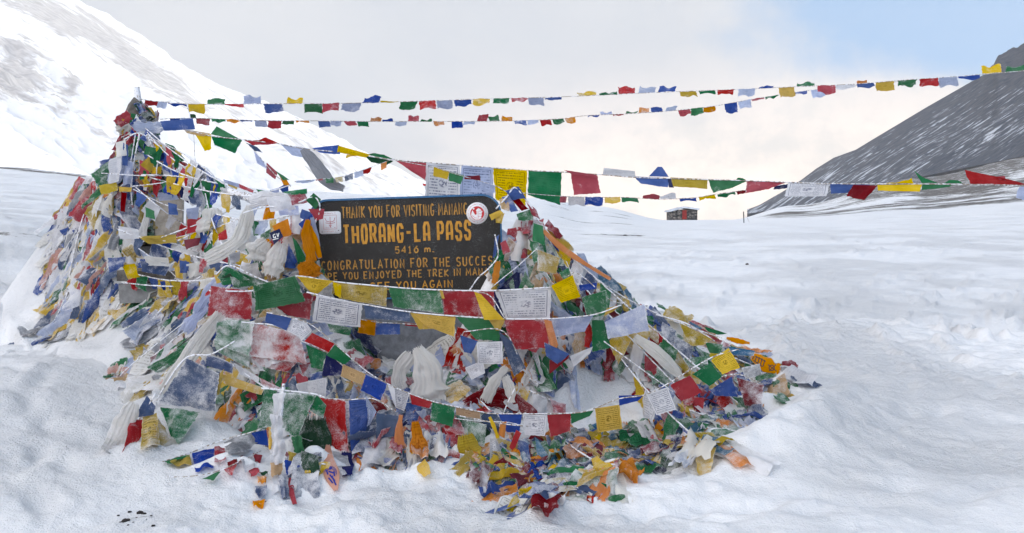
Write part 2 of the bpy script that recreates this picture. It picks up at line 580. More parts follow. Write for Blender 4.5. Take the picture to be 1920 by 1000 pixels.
def ground_z(x, y):
    z = ground_base(x, y)
    r = np.hypot(x, y)
    near = np.clip((30 - r) / 20, 0, 1)
    z = z + near * (0.060 * fbm(x * 0.9, y * 0.9, 3, 11) + np.clip(0.25 + 1.6 * fbm(x * 0.45, y * 0.45, 2, 15), 0.12, 1.0) * (0.050 * fbm(x * 2.3, y * 4.2, 4, 12, 0.6) + 0.030 * fbm(x * 8, y * 14, 3, 13, 0.6)) + 0.03 * fbm(x * 1.6, y * 2.2, 2, 16))
    z = z + np.clip((14 - r) / 6, 0, 1) * 0.028 * np.clip(fbm(x * 5.5, y * 7, 3, 14, 0.6) - 0.12, 0, 1)
    # wind-packed ridges and broken crust farther out
    mid = np.clip((r - 7.5) / 3, 0, 1) * np.clip((60 - r) / 40, 0, 1)
    cl = fbm(x * 3.6, y * 2.3, 4, 21, 0.6)
    patch = np.clip(fbm(x * 0.16, y * 0.16, 2, 23) + 0.35, 0, 1)
    z = z + mid * patch * 0.40 * np.clip(cl - 0.18, 0, 1)
    z = z + mid * 0.022 * fbm(x * 1.6, y * 3.0, 4, 25, 0.6)
    z = z + np.clip((r - 25) / 30, 0, 1) * np.clip((300 - r) / 100, 0, 1) * 0.09 * fbm(x * 0.07, y * 0.05, 3, 31)
    # drift bank round the right end of the heap, scoop at its foot
    z = z + 0.20 * gauss(x, y, 2.35, 6.15, 0.75, 0.22, 0.85) + 0.13 * gauss(x, y, 1.75, 5.35, 0.5, 0.25, 0.55) + 0.10 * np.clip(fbm(x * 4, y * 4, 3, 46), 0, 1) * gauss(x, y, 2.2, 5.9, 0.9, 0.5, 0.8)
    # boot prints on the trodden snow
    for bx, by, br in BOOT:
        k = gauss(x, y, bx, by, 0.055, 0.12, br)
        z = z - 0.065 * k + 0.022 * gauss(x, y, bx, by, 0.10, 0.18, br)
    for bx, by, bs, bh in MELT:
        z = z + bh * gauss(x, y, bx, by, bs, bs * .8)
    z = z - 0.05 * gauss(x, y, 1.9, 6.1, 0.6, 0.2, 0.8)
    # trodden path left of the cairn and drifts by it
    z = z - 0.20 * gauss(x, y, -5.3, 8.15, 0.55, 0.5) + 0.12 * gauss(x, y, -4.0, 6.4, 0.9, 0.35, 0.5)
    z = z + 0.10 * gauss(x, y, -3.6, 5.7, 0.5, 0.3, 0.3)
    lump = np.clip(fbm(x * 2.3, y * 2.3, 3, 44) - 0.1, 0, 1)
    z = z + 0.38 * lump * gauss(x, y, -5.6, 9.3, 1.5, 1.2) + 0.10 * lump * gauss(x, y, -3.3, 5.9, 1.0, 0.7)
    return z


def base_pt(px, py):
    """where the line of sight at (px, py) meets the bare ground"""
    r = ray(px, py)
    lo, hi = 3.0, 14.0
    for _ in range(40):
        m = (lo + hi) / 2
        p = CAM + r * m
        if p.z > gz0(p.x, p.y):
            lo = m
        else:
            hi = m
    return CAM + r * lo


def fill_melt():
    rg = random.Random(12)
    pts = [base_pt(*q) for q in BASE_PX]
    for a, b in zip(pts, pts[1:]):
        n = max(3, int((b - a).length / .16))
        for k in range(n):
            p = a.lerp(b, rg.random())
            bs = rg.uniform(.04, .13)
            MELT.append((p.x + rg.uniform(-.14, .14), p.y + rg.uniform(-.16, .16), bs, bs * rg.uniform(.35, .75)))


fill_melt()


def build_ground():
    az = np.concatenate([np.linspace(-180, -44, 34)[:-1], np.linspace(-44, 44, 470), np.linspace(44, 180, 34)[1:]])
    rr = np.concatenate([np.linspace(0.05, 3.4, 12)[:-1], np.arange(3.4, 11.5, 0.028), np.geomspace(11.5, 140, 105)[1:], np.geomspace(140, 4200, 40)[1:]])
    A, RR = np.meshgrid(np.radians(az), rr)
    X, Y = RR * np.sin(A), RR * np.cos(A)
    Z = ground_z(X, Y)
    a = X / np.maximum(Y, 1)
    rock = np.zeros_like(X)
    fr = (Y > 20)

    def band(y0, y1, a0, a1, amt, fy, fa):
        s = lambda t: np.clip(t, 0, 1)
        return amt * s((Y - y0) / fy) * s((y1 - Y) / fy) * s((a - a0) / fa) * s((a1 - a) / fa)
    streak = fbm(a * 9.0 + 3, np.log(np.maximum(Y, 1)) * 16.0, 4, 61, 0.6)
    rock += band(78, 155, .28, .70, .66, 10, .05) * np.clip(0.85 + 1.1 * streak, 0, 1)
    rock += band(140, 340, .34, .9, .66, 20, .10) * np.clip(1.0 + 0.6 * streak, 0, 1)
    rock += band(118, 260, .225, .40, .46, 10, .03) * np.clip(0.4 + 1.5 * streak, 0, 1)
    rock += band(50, 105, .03, .16, .5, 5, .02) * np.clip(0.2 + 2.2 * streak, 0, 1)
    rock += band(34.5, 36.3, .075, .17, .62, .5, .012)
    rock += band(53, 66, -.9, -.48, .50, 3, .03)
    rock += band(24, 48, -.9, -.54, .30, 5, .03) * np.clip(2.6 * streak - .5, 0, 1)
    rock += 0.62 * gauss(X, Y, -6.7, 11.6, 1.1, 0.16, 0.45) * (Y > 9)
    rock = np.where(fr | (Y > 9), rock, 0.0)
    # bare patch with small stones in the foreground snow
    rock = rock + 0.46 * gauss(X, Y, -2.08, 4.43, 0.16, 0.07)
    nx = len(az)
    verts = np.stack([X.ravel(), Y.ravel(), Z.ravel()], 1).tolist()
    o = mesh_obj('snow_ground', verts, grid_faces(nx, len(rr)), M_SNOW, loc=(0, 0, 0), attrs={'rock': rock.ravel()})
    return structure(o)


ground = build_ground()


def gz(x, y):
    return float(ground_z(np.array([x]), np.array([y]))[0])


# ---- far mountains ------------------------------------------------
def mountain_material(name, rock1, rock2, snow, thr, uvscale, soft=0.06, bias='rock'):
    m, T, out = new_mat(name)
    uvn = T.new('ShaderNodeUVMap')
    uvn.uv_map = 'UVMap'
    uvv = uvn.outputs[0]
    a = T.noise(T.mapping(uvv, uvscale), 1.0, 8.0, 0.62, 0.25)
    b = T.noise(T.mapping(uvv, (uvscale[0] * 3.3, uvscale[1] * 2.6, 1)), 1.0, 6.0, 0.65, 0.2)
    c = T.noise(T.mapping(uvv, (3.0, 3.0, 1)), 1.0, 4.0, 0.6)
    rk = attr(T, 'rock')
    s = T.math('ADD', T.math('MULTIPLY', a, 0.6), T.math('ADD', T.math('MULTIPLY', b, 0.3), T.math('MULTIPLY', c, 0.25)))
    s = T.math('ADD', s, T.math('SUBTRACT', rk, 0.5))
    f = T.ramp(s, thr - soft, thr + soft)
    rc = T.mix(T.ramp(T.noise(T.mapping(uvv, (9, 40, 1)), 1.0, 6.0), 0.35, 0.65), rock1, rock2)
    colr = T.mix(f, snow, rc)
    bsdf(T, out, colr, 0.95, None, 0.05)
    return m


def lerp_tab(tab, x):
    return np.interp(x, [t[0] for t in tab], [t[1] for t in tab])


def build_left_mountain():
    ridge = [(-500, -330), (-200, -170), (60, -45), (146, 0), (200, 27), (235, 48), (272, 68), (326, 109), (360, 133), (408, 160), (452, 180),
             (520, 207), (600, 240), (700, 294), (800, 346), (860, 376), (960, 420), (1100, 470)]
    pxs = np.linspace(-500, 1080, 330)
    ts = np.concatenate([np.linspace(-0.5, 0, 14)[:-1], np.linspace(0, 1, 230)])
    PX, TT = np.meshgrid(pxs, ts)
    yr = lerp_tab(ridge, PX)
    dr = np.interp(PX, [-500, 150, 1000], [2300, 2600, 3000])
    ybase = 470.0
    t = np.clip(TT, 0, 1)
    D = dr + (950 - dr) * t ** 0.85
    PY = yr + (ybase - yr) * t
    back = np.clip(-TT, 0, 1)
    D = D + back * 1500
    X = (PX - 960) / F * D
    Z = 1.6 + (430 - PY) / F * D - back * 900
    Yw = D.copy()
    # gullies falling to the lower right, rounded snow bowls between
    q1 = (PX * 0.55 - PY) / 60.0
    q2 = (PX + PY * 0.55) / 260.0
    g1 = fbm(q1 * 0.9, q2 * 0.8, 5, 71, 0.55, True)
    g2 = fbm(q1 * 3.1, q2 * 1.3, 5, 72, 0.6)
    rough = np.clip(0.25 + t * 2, 0, 1) * np.clip((1 - t) * 8, 0, 1)
    Z = Z + rough * (58 * g1 + 34 * g2) * np.clip(D / 2000, 0.3, 1.3) * np.where(TT < 0, 0.3, 1)
    Z = Z + 9 * fbm(PX / 21.0, PX * 0 + 3.3, 4, 74) * np.exp(-np.abs(TT) * 25)
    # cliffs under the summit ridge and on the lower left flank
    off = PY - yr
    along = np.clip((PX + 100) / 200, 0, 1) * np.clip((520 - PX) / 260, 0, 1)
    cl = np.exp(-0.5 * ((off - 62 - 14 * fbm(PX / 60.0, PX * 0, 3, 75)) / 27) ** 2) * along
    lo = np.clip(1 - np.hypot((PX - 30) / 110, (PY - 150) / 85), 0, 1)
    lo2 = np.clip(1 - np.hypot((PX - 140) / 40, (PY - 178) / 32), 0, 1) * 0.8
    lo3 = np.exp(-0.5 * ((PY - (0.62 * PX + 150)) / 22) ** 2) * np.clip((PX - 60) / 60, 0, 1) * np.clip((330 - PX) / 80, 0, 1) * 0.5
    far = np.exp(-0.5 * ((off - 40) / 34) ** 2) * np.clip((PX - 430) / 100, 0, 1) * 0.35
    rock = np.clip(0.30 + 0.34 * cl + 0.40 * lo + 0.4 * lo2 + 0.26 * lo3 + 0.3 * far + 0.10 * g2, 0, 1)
    uv = np.stack([q2.ravel(), q1.ravel()], 1)
    verts = np.stack([X.ravel(), Yw.ravel(), Z.ravel()], 1).tolist()
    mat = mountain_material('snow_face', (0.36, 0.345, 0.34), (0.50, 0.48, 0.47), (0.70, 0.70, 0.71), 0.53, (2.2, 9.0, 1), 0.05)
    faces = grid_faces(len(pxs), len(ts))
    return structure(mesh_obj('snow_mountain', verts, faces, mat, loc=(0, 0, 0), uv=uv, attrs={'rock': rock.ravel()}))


def build_spur():
    """nearer snow shoulder at the foot of the left mountain"""
    ridge = [(-600, -40), (-200, 120), (0, 232), (40, 258), (90, 286), (130, 306), (200, 345), (300, 395), (420, 440)]
    pxs = np.linspace(-600, 420, 150)
    ts = np.concatenate([np.linspace(-0.4, 0, 8)[:-1], np.linspace(0, 1, 60)])
    PX, TT = np.meshgrid(pxs, ts)
    yr = lerp_tab(ridge, PX)
    t = np.clip(TT, 0, 1)
    back = np.clip(-TT, 0, 1)
    D = 520 - 300 * t + back * 400
    PY = yr + (450 - yr) * t
    X = (PX - 960) / F * D
    Z = 1.6 + (430 - PY) / F * D - back * 260
    Z = Z + 3.0 * fbm(PX / 60, PY / 60, 4, 81) * np.clip(t * 4, 0.1, 1)
    rock = 0.30 + 0.25 * np.exp(-((PY - yr - 4) / 5) ** 2)
    uv = np.stack([(PX / 200).ravel(), (PY / 40).ravel()], 1)
    mat = mountain_material('shoulder_snow', (0.38, 0.36, 0.36), (0.52, 0.5, 0.5), (0.83, 0.84, 0.87), 0.66, (1.6, 4.5, 1), 0.08)
    return structure(mesh_obj('snow_shoulder_hill', np.stack([X.ravel(), D.ravel(), Z.ravel()], 1).tolist(), grid_faces(len(pxs), len(ts)), mat,
                              loc=(0, 0, 0), uv=uv, attrs={'rock': rock.ravel()}))


def build_right_mountain():
    """dark scree slope; its ridge runs on round to the right and shades the pass"""
    ridge_px = [(1400, 394), (1424, 384), (1464, 361), (1499, 339), (1528, 317), (1560, 297), (1601, 282), (1642, 257), (1730, 204), (1836, 143), (1854, 122),
                (1863, 103), (1890, 92), (1920, 80)]
    def az_of(px): return math.degrees(math.atan((px - 960) / F))
    rt = [(az_of(p), (430 - y) / F * math.cos(math.atan((p - 960) / F))) for p, y in ridge_px]
    rt += [(36, .27), (42, .42), (50, .58), (60, .70), (72, .76), (85, .74), (100, .66), (125, .5), (150, .3)]
    bt = [(az_of(1400), (430 - 402) / F), (az_of(1550), 46 / F), (az_of(1676), 80 / F), (az_of(1920), 116 / F), (45, .06), (150, .02)]
    azs = np.concatenate([np.linspace(az_of(1400), 34, 330), np.linspace(34, 150, 90)[1:]])
    ts = np.concatenate([np.linspace(-0.5, 0, 12)[:-1], np.linspace(0, 1, 200)])
    A, TT = np.meshgrid(azs, ts)
    er, eb = lerp_tab(rt, A), lerp_tab(bt, A)
    t = np.clip(TT, 0, 1)
    back = np.clip(-TT, 0, 1)
    Rr = np.interp(A, [16, 24, 32, 45, 70, 150], [1150, 1000, 880, 700, 520, 520])
    Rb = np.interp(A, [16, 24, 32, 45, 70, 150], [700, 420, 290, 250, 220, 220])
    RR = Rr + (Rb - Rr) * t + back * 700
    E = er + (eb - er) * t
    ar = np.radians(A)
    X, Y = RR * np.sin(ar), RR * np.cos(ar)
    Z = 1.6 + RR * E - back * 420
    # streaks run straight down the fall line
    PXe = np.tan(np.clip(ar, 0, R(80))) * F + 960
    PYe = 430 - E / np.cos(np.clip(ar, 0, R(80))) * F
    q1 = (PXe * 0.62 + PYe) / 60.0      # across the streaks
    q2 = (PXe - PYe * 0.62) / 260.0     # along them
    n = fbm(q1 * 2.2, q2 * 0.9, 4, 91, 0.55)
    Z = Z + np.clip(t * 6, 0, 1) * np.clip((1 - t) * 6, 0, 1) * (3.5 * n + 5 * fbm(q1 * 0.5, q2 * .5, 3, 92))
    crag = np.clip((PXe - 1835) / 25, 0, 1) * np.clip((175 - PYe) / 40, 0, 1)
    Z = Z + crag * 5 * fbm(PXe / 30, PYe / 20, 4, 93, 0.5)
    mist = np.clip((1640 - PXe) / 200, 0, 1)
    rock = 0.565 - 0.05 * np.exp(-((PYe - 300 - (1700 - PXe) * .4) / 60) ** 2) + 0.12 * crag - 0.03 * mist
    rock = rock + 0.10 * np.exp(-TT.clip(0, 1) * 22)
    uv = np.stack([q2.ravel(), q1.ravel()], 1)
    mat = mountain_material('dark_scree', (0.075, 0.086, 0.108), (0.135, 0.138, 0.150), (0.52, 0.55, 0.60), 0.535, (4.4, 24.0, 1), 0.03)
    return structure(mesh_obj('scree_mountain', np.stack([X.ravel(), Y.ravel(), Z.ravel()], 1).tolist(), grid_faces(len(azs), len(ts)), mat, loc=(0, 0, 0),
                              uv=uv, attrs={'rock': rock.ravel()}))


build_left_mountain()
build_spur()
build_right_mountain()


# ---- snow-filled body of the heap -----------------------------------
CP = []     # control points in world space


def cp(px, py, d):
    CP.append(P(px, py, d))


for px, py in [(200, 850), (330, 868), (460, 880), (540, 905), (620, 890), (760, 880), (880, 920), (960, 962), (1080, 930), (1200, 888), (1320, 862),
               (1400, 800), (1450, 735), (1497, 690), (225, 735), (205, 790), (60, 645), (110, 640), (70, 600)]:
    CP.append(base_pt(px, py))
for a in [(195, 306, 9.15), (150, 330, 9.35), (124, 385, 9.3), (112, 455, 9.0), (90, 540, 8.6), (330, 400, 8.5), (262, 440, 8.5), (300, 450, 8.4), (380, 440, 8.1), (170, 430, 8.7),
          (420, 420, 7.7), (470, 420, 7.2), (250, 490, 7.9), (330, 500, 7.6), (180, 520, 8.1), (110, 545, 8.4), (85, 600, 8.2), (300, 590, 7.0),
          (230, 650, 6.75), (150, 630, 7.6), (400, 520, 7.0), (460, 500, 6.85), (395, 585, 6.7),
          (540, 400, 6.62), (500, 440, 6.6), (575, 430, 6.62), (480, 480, 6.65), (560, 500, 6.45), (440, 560, 6.45), (520, 560, 6.35), (380, 620, 6.4),
          (330, 690, 6.2), (300, 760, 5.85), (410, 710, 6.1), (430, 780, 5.9), (480, 650, 6.15), (590, 540, 6.45),
          (640, 610, 6.3), (690, 672, 6.42), (760, 676, 6.5), (830, 664, 6.42), (700, 720, 6.02), (800, 735, 6.0), (640, 690, 5.98), (870, 690, 6.2), (880, 620, 6.3), (940, 650, 6.25),
          (560, 710, 6.0), (560, 800, 5.7), (640, 800, 5.68), (760, 800, 5.62), (860, 820, 5.5), (450, 820, 5.7),
          (965, 385, 6.56), (1000, 425, 6.58), (945, 450, 6.52), (1000, 520, 6.38), (1062, 522, 6.62), (1040, 465, 6.65), (1060, 610, 6.35),
          (1150, 610, 6.65), (955, 610, 6.3), (980, 690, 6.45), (1060, 700, 6.62), (1130, 690, 6.6), (1190, 665, 6.6), (1205, 630, 6.92), (1285, 650, 7.15),
          (1300, 675, 6.95), (1370, 654, 7.7), (1405, 705, 7.35), (1440, 684, 8.0), (1250, 745, 6.25), (1335, 765, 6.45), (1385, 765, 6.75),
          (1000, 390, 6.68), (1040, 430, 6.82), (1080, 467, 6.94), (1120, 499, 7.05), (1160, 528, 7.14), (1205, 556, 7.26), (1250, 582, 7.36), (1310, 614, 7.55), (1200, 600, 7.08), (1100, 560, 6.75), (1170, 570, 6.95),
          (1100, 775, 6.1), (1000, 790, 5.85), (930, 760, 6.0), (960, 860, 5.38), (1060, 860, 5.45), (1180, 825, 5.8), (1285, 815, 6.1), (880, 780, 5.7)]:
    cp(*a)
for x, y in [(-1.8, 7.7), (-0.9, 7.5), (0.1, 7.7), (0.9, 8.5), (2.0, 9.3), (3.3, 9.5), (-2.8, 9.0), (-3.6, 9.9), (-4.8, 10.4), (-5.9, 9.6), (-5.6, 8.7)]:
    CP.append(Vector((x, y, gz0(x, y))))
for x, y, dz in [(-3.9, 9.0, .9), (-4.6, 9.6, .5), (-1.85, 7.0, .95), (0.05, 7.0, 1.0), (0.8, 7.4, .6), (-0.9, 7.0, .25), (1.7, 8.1, .35)]:
    CP.append(Vector((x, y, gz0(x, y) + dz)))


def build_core():
    pts = [Vector((p.x, p.y)) for p in CP]
    vo, _, fo, ov, _, _ = delaunay_2d_cdt(pts, [], [], 0, 1e-5)
    zs = [CP[o[0]].z for o in ov]
    x0, y0, step = -6.3, 4.3, 0.03
    nx, ny = int(10.2 / step), int(6.4 / step)
    xs, ys = x0 + np.arange(nx) * step, y0 + np.arange(ny) * step
    X, Y = np.meshgrid(xs, ys)
    Z = np.full_like(X, -9.0)
    for f in fo:
        (ax, ay), (bx, by), (cx, cy) = (vo[i] for i in f)
        za, zb, zc = (zs[i] for i in f)
        i0, i1 = int((min(ax, bx, cx) - x0) / step), int((max(ax, bx, cx) - x0) / step) + 2
        j0, j1 = int((min(ay, by, cy) - y0) / step), int((max(ay, by, cy) - y0) / step) + 2
        xx, yy = X[j0:j1, i0:i1], Y[j0:j1, i0:i1]
        det = (by - cy) * (ax - cx) + (cx - bx) * (ay - cy)
        if abs(det) < 1e-9:
            continue
        l1 = ((by - cy) * (xx - cx) + (cx - bx) * (yy - cy)) / det
        l2 = ((cy - ay) * (xx - cx) + (ax - cx) * (yy - cy)) / det
        l3 = 1 - l1 - l2
        ins = (l1 >= -1e-6) & (l2 >= -1e-6) & (l3 >= -1e-6)
        zz = l1 * za + l2 * zb + l3 * zc
        sub = Z[j0:j1, i0:i1]
        sub[ins] = zz[ins]
    hull = Z > -5
    GZ = ground_z(X, Y)
    Z = np.where(hull, Z, GZ - 0.15)
    for _ in range(2):
        Zp = np.pad(Z, 1, mode='edge')
        Z = (Zp[:-2, 1:-1] + Zp[2:, 1:-1] + Zp[1:-1, :-2] + Zp[1:-1, 2:] + 4 * Zp[1:-1, 1:-1]) / 8
    Z = Z - 0.035 + 0.05 * fbm(X * 2.6, Y * 2.6, 4, 51, 0.6) + 0.03 * np.clip(fbm(X * 7, Y * 7, 3, 52), 0, 1)
    keep = Z > GZ - 0.12
    faces = []
    idx = np.arange(nx * ny).reshape(ny, nx)
    k = keep[:-1, :-1] | keep[1:, :-1] | keep[:-1, 1:] | keep[1:, 1:]
    jj, ii = np.nonzero(k)
    used = np.zeros(nx * ny, bool)
    q = np.stack([idx[jj, ii], idx[jj, ii + 1], idx[jj + 1, ii + 1], idx[jj + 1, ii]], 1)
    used[q.ravel()] = True
    remap = np.cumsum(used) - 1
    V = np.stack([X.ravel(), Y.ravel(), Z.ravel()], 1)[used]
    return V.tolist(), remap[q].tolist()


core_v, core_f = build_core()
structure(mesh_obj('snow_mound', core_v, core_f, M_SNOW, loc=(0, 0, 0), attrs={'rock': np.zeros(len(core_v))}))

# ---- stone cairn with planks, standing in the left pile --------------
M_STONE = simple('cairn_stone', (0.16, 0.145, 0.13), 0.9, 0.6, 9.0, 0.6, frost=0.35)
M_PLANK = simple('weathered_plank', (0.46, 0.42, 0.36), 0.85, 0.35, 14.0, 0.3, frost=0.25)
CX, CY = P(258, 300, 8.35).x, 8.35
CAIRN_PROFILE = [(0.55, .62), (1.0, .55), (1.35, .47), (1.75, .37), (2.1, .26), (2.35, .155), (2.5, .145), (2.65, .17), (2.78, .165), (2.88, .11), (2.95, .04), (2.97, .01)]
cairn = empty('stone_cairn', (CX, CY, 0.55), 'tall dark stone cairn wrapped in frosted prayer flags at the left', 'cairn')


def build_cairn():
    s = Soup()
    rg = random.Random(5)
    # coursed rubble: rings of rough stones
    z = 0.55
    while z < 2.6:
        rad = float(np.interp(z, [p[0] for p in CAIRN_PROFILE], [p[1] for p in CAIRN_PROFILE]))
        hgt = rg.uniform(0.09, 0.15)
        n = max(4, int(2 * math.pi * rad / 0.2))
        ph = rg.uniform(0, 6)
        for k in range(n):
            a = ph + 2 * math.pi * (k + rg.uniform(-.2, .2)) / n
            c = Vector((CX + math.cos(a) * rad * 0.66, CY + math.sin(a) * rad * 0.66, z + hgt / 2))
            w = 2 * math.pi * rad / n * 1.1
            rot = Matrix.Rotation(a + rg.uniform(-.2, .2), 3, 'Z') @ Matrix.Rotation(rg.uniform(-.12, .12), 3, 'X')
            v, f = [], []
            for iz in range(4):
                tz = iz / 3
                for ia in range(8):
                    aa = ia * math.pi / 4
                    ca, sa = math.cos(aa), math.sin(aa)
                    pw = 0.55
                    xx = math.copysign(abs(ca) ** pw, ca) * rad * 0.32
                    yy = math.copysign(abs(sa) ** pw, sa) * w * 0.52
                    sh = 0.82 if iz in (0, 3) else 1.0
                    p = rot @ Vector((xx * sh, yy * sh, (tz - .5) * hgt))
                    p = c + p
                    p += Vector((rg.uniform(-.01, .01), rg.uniform(-.01, .01), rg.uniform(-.006, .006)))
                    v.append(p)
            for iz in range(3):
                for ia in range(8):
                    f.append((iz * 8 + ia, iz * 8 + (ia + 1) % 8, (iz + 1) * 8 + (ia + 1) % 8, (iz + 1) * 8 + ia))
            f.append(tuple(range(8))[::-1])
            f.append(tuple(range(24, 32)))
            s.add(v, f)
        z += hgt * 0.95
    mesh_obj('stonework', s.v, s.f, M_STONE, parent=cairn, smooth=False)
    # inner fill so no daylight shows between stones
    v, f = [], []
    for zz, rad in CAIRN_PROFILE:
        for k in range(14):
            a = 2 * math.pi * k / 14
            v.append((CX + math.cos(a) * rad * 0.7, CY + math.sin(a) * rad * 0.7, zz))
    for i in range(len(CAIRN_PROFILE) - 1):
        for k in range(14):
            f.append((i * 14 + k, i * 14 + (k + 1) % 14, (i + 1) * 14 + (k + 1) % 14, (i + 1) * 14 + k))
    mesh_obj('rubble_fill', v, f, M_STONE, parent=cairn)
    for (x0, y0, x1, y1, d) in [(290, 372, 345, 452, 8.02), (348, 398, 386, 458, 7.98)]:
        a, b = P(x0, y0, d), P(x1, y1, d + .03)
        v, f = box_vf((a + b) / 2, abs(b.x - a.x), 0.035, abs(a.z - b.z), Matrix.Rotation(0.05, 3, 'Y'))
        mesh_obj('plank', v, f, M_PLANK, parent=cairn, smooth=False)
    # slabs over the dark niche at the foot
    a, b = P(236, 508, 7.5), P(392, 528, 7.45)
    v, f = box_vf((a + b) / 2, abs(b.x - a.x), 0.3, abs(a.z - b.z), Matrix.Rotation(0.03, 3, 'Y'))
    mesh_obj('stone_lintel', v, f, M_STONE, parent=cairn, smooth=False)
    a, b = P(238, 530, 7.42), P(312, 566, 7.36)
    v, f = box_vf((a + b) / 2, abs(b.x - a.x), 0.25, abs(a.z - b.z), Matrix.Rotation(-0.04, 3, 'Y'))
    mesh_obj('stone_block', v, f, simple('grey_slab', (0.22, 0.22, 0.22), 0.9, 0.3, 12, 0.3, frost=.3), parent=cairn, smooth=False)
    p0, p1 = P(262, 215, 8.35), P(256, 164, 8.35)
    v, f = tube([p0, p0.lerp(p1, .5), p1], [.032, .035, .03], 8, .15, rg)
    mesh_obj('pole', v, f, M_FROPE, parent=cairn)


build_cairn()

# surface used to lay cloth on
_cv = [Vector(v) for v in core_v]
_cf = [tuple(f) for f in core_f]
_b = len(_cv)
for zz, rad in CAIRN_PROFILE:
    for k in range(20):
        a = 2 * math.pi * k / 20
        _cv.append(Vector((CX + math.cos(a) * rad * 1.03, CY + math.sin(a) * rad * 1.03, zz + 0.02)))
for i in range(len(CAIRN_PROFILE) - 1):
    for k in range(20):
        _cf.append((_b + i * 20 + k, _b + i * 20 + (k + 1) % 20, _b + (i + 1) * 20 + (k + 1) % 20, _b + (i + 1) * 20 + k))
_b = len(_cv)
_gx, _gy = np.meshgrid(np.linspace(-7.5, 5, 140), np.linspace(3.5, 12, 100))
_gzv = ground_z(_gx, _gy)
_cv += [Vector(v) for v in np.stack([_gx.ravel(), _gy.ravel(), _gzv.ravel()], 1).tolist()]
_cf += [tuple(_b + i for i in f) for f in grid_faces(140, 100)]
SURF = BVHTree.FromPolygons(_cv, _cf)


def surf(px, py):
    r = ray(px, py)
    L = r.length
    h, n, _, dist = SURF.ray_cast(CAM, r / L, 16.0)
    if h is None:
        return None, None, None
    if n.dot(r) > 0:
        n = -n
    return h.y, h, n


def push_out(p, gap):
    h, n, i, d = SURF.find_nearest(p, 0.6)
    if h is None:
        return p
    if n.z < -0.2 or n.dot(CAM - h) < 0 and n.z < 0.1:
        n = -n
    sd = (p - h).dot(n)
    if sd < gap:
        return p + n * (gap - sd)
    return p


# ================================================================== THE SIGN
M_BOARD = simple('black_painted_board', (0.017, 0.0155, 0.014), 0.6, 0.0, 30, 0.15, spec=0.3, frost=0.36)
M_RIM = simple('blue_painted_rim', (0.03, 0.13, 0.28), 0.5, 0.3, 40, 0.1, frost=0.4)
M_GOLD = simple('ochre_lettering', (0.54, 0.255, 0.03), 0.6, 0.3, 30, 0.0, frost=0.08)
M_GOLD_DULL = simple('worn_ochre_lettering', (0.46, 0.235, 0.045), 0.65, 0.4, 45, 0.0, frost=0.1)
M_STICK = simple('white_vinyl', (0.74, 0.73, 0.74), 0.4, 0.06, 60)
M_RED = simple('red_print', (0.50, 0.02, 0.025), 0.4, 0.15, 60)
M_PINKP = simple('faded_red_print', (0.55, 0.16, 0.16), 0.5, 0.3, 90)
M_DARK = simple('dark_print', (0.08, 0.05, 0.05), 0.5)
M_IRON = simple('dark_iron_post', (0.018, 0.018, 0.02), 0.5, 0.2, 30, spec=0.4, frost=0.1)
SD = 6.5
SROLL = 0.033
SC = P(768, 460, SD)
KPX = SD / F * 1.0


def S(u, v, off=0.0):
    """sign-board position in photo pixels from its middle (v downwards), off = towards the viewer in metres"""
    ca, sa = math.cos(SROLL), math.sin(SROLL)
    x = (u * ca + v * sa) * KPX
    z = (u * sa - v * ca) * KPX
    return Vector((SC.x + x, SC.y - off - 0.02 * x, SC.z + z))


sign = empty('notice_board', P(768, 800, SD), 'black board with ochre hand-painted THORANG-LA PASS lettering and blue rim', 'sign')


def rounded(u0, v0, u1, v1, r, n=8, rb=None):
    pts = []
    rb = r if rb is None else rb
    for cx, cy, a0, rr in ((u1 - r, v0 + r, -90, r), (u1 - rb, v1 - rb, 0, rb), (u0 + rb, v1 - rb, 90, rb), (u0 + r, v0 + r, 180, r)):
        for k in range(n + 1):
            a = R(a0 + 90 * k / n)
            pts.append((cx + rr * math.cos(a), cy + rr * math.sin(a)))
    return pts


def prism(outline, o0, o1):
    n = len(outline)
    v = [S(u, w, o1) for u, w in outline] + [S(u, w, o0) for u, w in outline]
    f = [tuple(range(n)), tuple(range(2 * n - 1, n - 1, -1))]
    f += [(i, i + n, (i + 1) % n + n, (i + 1) % n) for i in range(n)]
    return v, f


def ringp(out, inn, o0, o1):
    n = len(out)
    v = [S(*p, o1) for p in out] + [S(*p, o1) for p in inn] + [S(*p, o0) for p in out] + [S(*p, o0) for p in inn]
    f = []
    for i in range(n):
        j = (i + 1) % n
        f += [(i, j, n + j, n + i), (2 * n + j, 2 * n + i, 3 * n + i, 3 * n + j), (i, 2 * n + i, 2 * n + j, j), (n + j, 3 * n + j, 3 * n + i, n + i)]
    return v, f


OUT = rounded(-187, -91, 174, 100, 36, 8, 8)
INN = rounded(-184, -87.5, 171, 97, 34, 8, 6)
v, f = prism(INN, -0.02, 0.006)
mesh_obj('board', v, f, M_BOARD, parent=sign, smooth=False)
v, f = ringp(OUT, INN, -0.03, 0.016)
mesh_obj('rim', v, f, M_RIM, parent=sign, smooth=False)
for u in (-150, 205):
    a, b = S(u, -80 if u < 0 else 60, -0.06), S(u, 330, -0.06)
    b.z = gz(b.x, b.y) - 0.1
    v, f = box_vf((a + b) / 2, 0.05, 0.05, (a - b).length)
    mesh_obj('post', v, f, M_IRON, parent=sign, smooth=False)
for vv in (-50, 70):
    a, b = S(-160, vv, -0.04), S(160, vv, -0.04)
    v, f = box_vf((a + b) / 2, (a - b).length, 0.03, 0.04, Matrix.Rotation(-SROLL, 3, 'Y'))
    mesh_obj('crossbar', v, f, M_IRON, parent=sign, smooth=False)

